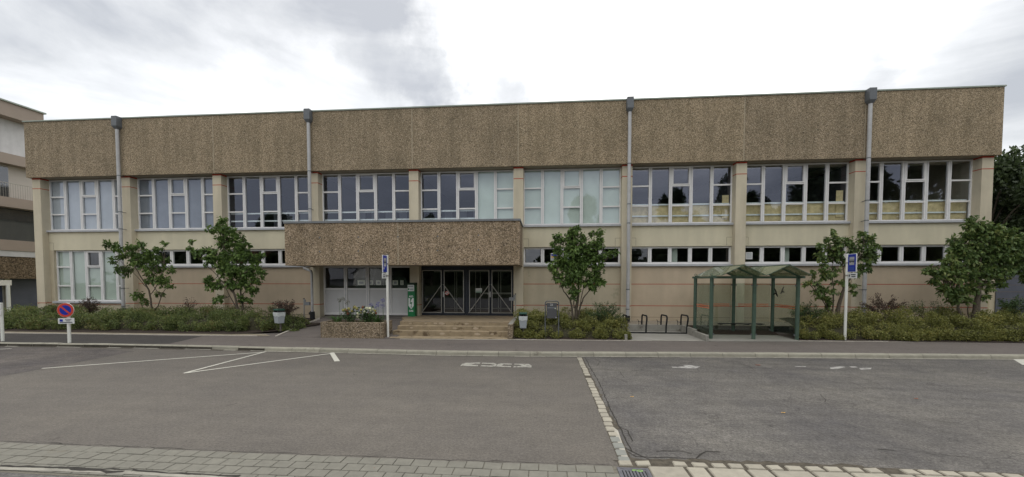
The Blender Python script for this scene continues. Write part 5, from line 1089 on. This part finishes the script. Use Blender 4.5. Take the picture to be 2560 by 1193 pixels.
def birdshape(cy,cz,s,m,fl=1):
    pts=[(-.5,-.15),(-.32,-.05),(-.12,.02),(-.25,.25),(-.42,.50),(-.30,.52),(-.05,.30),(.08,.12),(.22,.10),(.12,.0),(.30,-.22),(.36,-.42),(.22,-.42),(-.02,-.22),(-.2,-.12),(-.42,-.3)]
    x=pxs[2]-.012; b=MB(); V=[(x,cy-fl*u*s,cz+v*s) for u,v in pts]; V=[(x,cy,cz)]+V; n=len(pts); b.add(V,[(0,i+1,(i+1)%n+1) for i in range(n)]); b.build('bird_silhouette',m,o)
def on_side(px):   # depth where the side pane appears at photo column px
    lo,hi=YF0,YB0
    for _ in range(40):
        m_=(lo+hi)/2; 
        if X(px,730,m_)>pxs[2]: hi=m_
        else: lo=m_
    return m_
yy=on_side(1941); birdshape(yy,Zh(1941,732,yy),.40,M['bird']); yy=on_side(1956); birdshape(yy,Zh(1956,727,yy),.34,M['birdg'],-1)
b=MB()
bx_a,bx_b=pxs[1]-.75,pxs[2]-.55; yb_=YB0-.32
for k in range(9): b.tube([(bx_a,yb_-.15+k*.04,.60),(bx_b,yb_-.15+k*.04,.60)],.007,5)
for k in range(22): xx=bx_a+(bx_b-bx_a)*k/21; b.tube([(xx,yb_-.15,.607),(xx,yb_+.17,.607)],.005,4)
for k in range(4): 
    xx=bx_a+.1+(bx_b-bx_a-.2)*k/3; b.tube([(xx,yb_-.14,.585),(xx,yb_,.56),(xx,YB0,.55)],.014,6)
b.build('bench_seat',M['rack'],sh)
# storm drain
dg=thing('storm_drain',(1.18,5.1,0),'rectangular cast iron storm drain grate with dark slots at the bottom edge','drain')
ga,gb=.955,1.36; gy0,gy1=4.72,5.32
b=MB(); b.box(ga,ga+.035,gy0,gy1,-.02,.016); b.box(gb-.035,gb,gy0,gy1,-.02,.016); b.box(ga+.035,gb-.035,gy1-.035,gy1,-.02,.016); b.box(ga+.035,gb-.035,gy0,gy0+.03,-.02,.016); b.build('frame',M['iron'],dg)
b=MB(); xi0,xi1=ga+.037,gb-.037; b.box(xi0,xi1,gy1-.075,gy1-.037,-.02,.012); n=8; pt=(xi1-xi0)/n
for k in range(n+1): c_=xi0+k*pt; b.box(max(xi0,c_-.013),min(xi1,c_+.013),gy0+.032,gy1-.076,-.02,.012)
o=b.build('grate',M['iron'],dg); MB().sheet([(ga+.02,gy0+.02),(gb-.02,gy0+.02),(gb-.02,gy1-.02),(ga+.02,gy1-.02)],.0072).build('slot_void',M['void'],dg)
b=MB(); gx,gy_=gb-.12,gy1-.075; b.tube([(gx+.035*math.cos(t),gy_+.02*math.sin(t),.0135) for t in [k*.5 for k in range(13)]],.004,4); b.tube([(gx-.07+.03*math.cos(t),gy_+.012*math.sin(t)+.01,.0135) for t in [k*.5 for k in range(11)]],.004,4); b.build('paint_mark',M['green_paint'],o)
# fallen leaves
for k,(px,py,m_,lb) in enumerate([(1580,992,'leafy','yellow fallen leaf on the asphalt right of the cobble line'),(1895,913,'leafr','thin red-brown leaf on the asphalt below the shelter'),(1958,1032,'leafy','small orange leaf lying in the middle of the right lane'),(929,1171,'leafr','dark curled leaf on the grey pavers'),(2290,997,'leafr','dark brown leaf on the right part of the road')]):
    p=atZ(px,py,.012); s=.045 if k!=1 else .08; b=MB(); V=[(p[0]-s,p[1],.012),(p[0]-s*.3,p[1]-s*.4,.02),(p[0]+s*.5,p[1]-s*.3,.014),(p[0]+s,p[1]+s*.1,.022),(p[0]+s*.3,p[1]+s*.45,.014),(p[0]-s*.5,p[1]+s*.3,.018)]; b.add([(p[0],p[1],.013)]+V,[(0,i+1,(i+1)%6+1) for i in range(6)]); o=b.build('fallen_leaf',M[m_]); tag(o,lb,'leaf')
# ------------------------------------------------------------------ neighbours and far vegetation
# apartment building on the left: its flank runs away from the street
AX=-38.0; Ya=20.0; Yc=float(AX/ (atY(118,500,1)[0])); 
def zb(px,py): y=AX/atY(px,py,1)[0]; return float(atY(px,py,y)[2])
def yx(px): return float(AX/atY(px,500,1)[0])
apt=thing('apartment_building',(AX-8,24,0),'modern taupe apartment block with balconies at the left edge','building')
AXr=AX-.9   # recessed wall plane
zt=zb(0,246); z_a=zb(0,285); z_b1=zb(0,378);z_b0=zb(0,404);z_c1=zb(0,489);z_c0=zb(0,514);z_d1=zb(0,598);z_d0=zb(0,625);z_e=zb(0,640);z_f=zb(0,697)
ye=Yc
MB().box(AX-20,AXr-.01,Ya,ye+.2,0,zt-.3).build('wall',M['whitebrick'],apt)
for (z0,z1,m_,dx,ext) in ((z_a,zt-.1,'taupe',0,0),(z_b0,z_b1,'taupe',-.1,.4),(z_c0,z_c1,'taupe',-.1,.4),(z_d0,z_d1,'taupe',-.1,.4),(z_e,z_d0-.01,'whitebrick',-.15,.4),(z_f,z_e-.01,'aggb',-.2,.4)):
    MB().box(AXr,AX+dx,Ya,ye+ext,z0,z1).build('balcony_band' if m_=='taupe' else 'wall_band',M[m_],apt)
MB().box(AXr-19,AX+.12,Ya-.1,ye+.1,zt-.098,zt).build('roof_edge',M['coping'],apt)
MB().box(AXr-.005,AXr+.03,yx(50),ye+.4,z_c1,z_b0).build('wall_panel',M['taupel'],apt)
for k,(ya,yb_,z0,z1) in enumerate(((Ya,yx(50),z_c1+.05,z_b0-.15),(Ya,ye,z_d1+.02,z_c0-.01))):
    w_=MB().box(AXr,AXr+.04,ya,yb_,z0,z1).build('window',M['doorf'],apt); MB().add([(AXr+.06,ya,z0),(AXr+.06,yb_,z0),(AXr+.06,yb_,z1),(AXr+.06,ya,z1)],[(0,1,2,3)]).build('pane',M['glassd'],w_)
    if k==0:
        b=MB()
        for q_ in range(9): b.box(AXr+.045,AXr+.05,ya+.3+q_*.45,ya+.5+q_*.45,z0,z1)
        b.build_each('curtain',M['blindd'],w_)
b=MB(); zrl=z_c1+1.0; b.tube([(AX-.12,Ya,zrl),(AX-.12,ye+.3,zrl)],.02,6)
for q_ in range(60): 
    yy=Ya+q_*.135
    if yy<ye+.3: b.tube([(AX-.12,yy,z_c1),(AX-.12,yy,zrl)],.010,4,cap=False)
b.build_each('balcony_railing',M['steel'],apt)
MB().box(AXr-.1,AXr,yx(44),ye+.3,0,z_f).build('ground_floor_wall',M['bluegrey'],apt)
b=MB(); b.box(AXr,AXr+.1,yx(28),yx(40),0,z_f); b.build('column',M['cream'],apt)
MB().box(AX-.3,AX-.2,Ya,yx(26),zb(10,714),z_f-.1).build('fascia_strip',M['stucco'],apt); MB().cyl(AX-.25,yx(17),0,zb(17,712),.1,10).build('post',M['white'],apt)
MB().box(AX-.7,AX-.6,Ya,yx(14),0,zb(10,714)).build('dark_panel',M['blue'] if 0 else mat('navy_panel',(.02,.03,.06),.5),apt)
# garage on the right, behind the thick tree
gx0=X(2474,740,27); gr=thing('garage',(gx0+5,29,0),'low building with blue-grey shutters beyond the right end of the hall','building')
MB().box(gx0,gx0+14,27,33,0,3.4).build('wall',M['lower'],gr); MB().box(gx0-.2,gx0+14.2,26.8,33.2,3.401,3.65).build('roof',M['roof'],gr)
b=MB(); 
for k in range(3): 
    xx=gx0+.3+k*3.2; d_=MB().box(xx,xx+2.4,26.94,26.99,.3,3.1).build('garage_door',M['bluegrey'],gr); s_=MB()
    for q_ in range(6): s_.box(xx+.02,xx+2.38,26.93,26.939,.5+q_*.42,.52+q_*.42)
    s_.build('panel_seam',M['groove'],d_)
def big_tree(loc,h,w,n,label,group,proto=None,trunk=.25,sc=1,ls=.32,seed=0):
    r=thing('tree',loc,label,'tree',group); tb=MB(); z0=loc[2]; P=np.array(loc,float)
    top=P+np.array([0,0,h*.75]); tb.tube([P,P+np.array([.1,0,h*.3]),top],[trunk,trunk*.7,.05],8)
    cl=[]
    for k in range(46):
        q_=rng.uniform(.22,1); rr=w/2*math.sqrt(max(0.05,1-((q_-.5)/.56)**2))*rng.uniform(.3,1.0); a_=rng.uniform(0,2*math.pi)
        c=P+np.array([rr*math.cos(a_),rr*math.sin(a_),h*q_]); cl.append(c); tb.tube([P+np.array([0,0,h*q_*.6]),(c+P+np.array([0,0,h*q_*.7]))/2,c],[.07,.04,.015],5,cap=False)
    tb.build('trunk',M['bark'],r)
    cl=np.array(cl); idx=rng.integers(0,len(cl),n); d=unit(rng.normal(size=(n,3)))*rng.uniform(.5,1,(n,1))*w*.14
    Q=cl[idx]+d; A=unit(rng.normal(size=(n,3))); V,Fq=leaves(Q,A,rng.uniform(.6,1.2,n)*ls,.7,.1); mesh_np('crown',V,Fq,M['leafF'],r); return r
p=atY(2520,410,36)
big_tree((p[0]-1.2,36,0),p[2]*.97,9,42000,'tall dark tree rising behind the right end of the hall','dark trees beyond the right end of the hall',ls=.3)
big_tree((p[0]+5,39,0),p[2]*1.02,10,22000,'tall dark tree partly cut by the right picture edge','dark trees beyond the right end of the hall',ls=.3)
big_tree((p[0]+1,33,0),p[2]*.55,8,16000,'lower dark tree above the blue-grey garage','dark trees beyond the right end of the hall',ls=.3)
# across the street, mirrored in the windows
n=30000; wx=rng.uniform(-90,95,n); wy=-38+rng.normal(0,2.0,n); wh=7.6+1.6*np.sin(wx*.31)+1.1*np.sin(wx*.83+1)+.6*np.sin(wx*2.1)
V,Fq=leaves(np.stack([wx,wy,wh*rng.uniform(.02,1,n)],1),unit(rng.normal(size=(n,3))),rng.uniform(.6,1.2,n),.8,.1); tag(mesh_np('far_wood',V,Fq,M['leafF']),kind='stuff')
tag(MB().box(-90,95,-40.5,-39.5,0,6.2).build('far_wood_inner',mdark),kind='stuff')
pt_=None; G='trees across the street mirrored in the windows'
spots=[(5.6,-20,14.6,.8),(19.5,-21,15.5,1),(26,-19,17,1),(31,-23,15,1.1),(37,-17,18,1.2),(44,-20,19,1.3),(52,-16,21,1.4),(-18,-22,12.2,.8),(-24,-23,11.6,.9),(-44,-22,13.2,.9),(12,-24,9,1),(-10,-25,8,1.1),(1,-26,8,1),(34.5,-26,14,1.3),(41,-25,17,1.7),(48.5,-25,18,1.7),(57,-23,21,1.8),(63,-19,22,1.8),(23,-26,12,1.2)]
for k,(x_,y_,h_,w_) in enumerate(spots):
    if k==0: pt_=big_tree((0,0,0),10,6,15000,'broadleaf tree across the street, mirrored in the windows',G,ls=.30); o=pt_
    else: o=copy_tree(pt_)
    o.location=(x_,y_,0); o.scale=(w_*1.0,w_*1.0,h_/10.3); o.rotation_euler=(0,0,k*1.3)
hs=thing('gabled_house',(-30,-19,0),'white gabled house across the street, mirrored in the entrance windows','house')
hx0,hx1,hy0,hy1=-29.0,-24.0,-24,-18; ze_=3.6; zr_=5.9; xm=(hx0+hx1)/2
b=MB(); b.box(hx0,hx1,hy0,hy1,0,ze_); b.add([(hx0,hy1,ze_),(hx1,hy1,ze_),(xm,hy1,zr_),(hx0,hy0,ze_),(hx1,hy0,ze_),(xm,hy0,zr_)],[(0,1,2),(3,5,4)]); b.build('wall',M['stucco'],hs)
b=MB(); b.add([(hx0-.3,hy1+.3,ze_-.2),(xm,hy1+.3,zr_+.1),(xm,hy0,zr_+.1),(hx0-.3,hy0,ze_-.2)],[(0,1,2,3)]); b.add([(hx1+.3,hy1+.3,ze_-.2),(xm,hy1+.3,zr_+.1),(xm,hy0,zr_+.1),(hx1+.3,hy0,ze_-.2)],[(3,2,1,0)]); b.box(-40,hx0-.4,-24,-19,0,2.6); b.add([(-40,-18.6,2.6),(hx0-.4,-18.6,2.6),(hx0-.4,-22,6),(-40,-22,6)],[(0,1,2,3)]); b.build('roof',M['rooft'],hs)
hd=MB().box(-45,14,-15.2,-14.6,0,1.7).build('garden_fence',M['hedgew']); tag(hd,'long dark hedge-like fence across the street behind the camera','fence')
bh=thing('brick_house',(-52,-26,0),'brown brick house across the street, mirrored in a left upper window','house'); MB().box(-57,-49,-32,-24,0,9).build('wall',M['brickb'],bh); MB().prism([(-57.3,-32.3),(-48.7,-32.3),(-48.7,-23.7),(-57.3,-23.7)],9.01,9.4).build('roof',M['rooft'],bh)
lp=thing('street_lamp',(-.9,-12,0),'tall thin street lamp across the street, mirrored in the pale windows','street lamp'); MB().tube([(-.9,-12,0),(-.9,-12,10.5),(-.9,-11.7,11.1),(-.9,-10.6,11.4)],[.09,.06,.05,.05],8).build('pole',M['zinc'],lp); MB().bbox(-1.02,-.78,-10.6,-9.9,11.32,11.44,.02).build('lamp_head',M['grey'],lp)
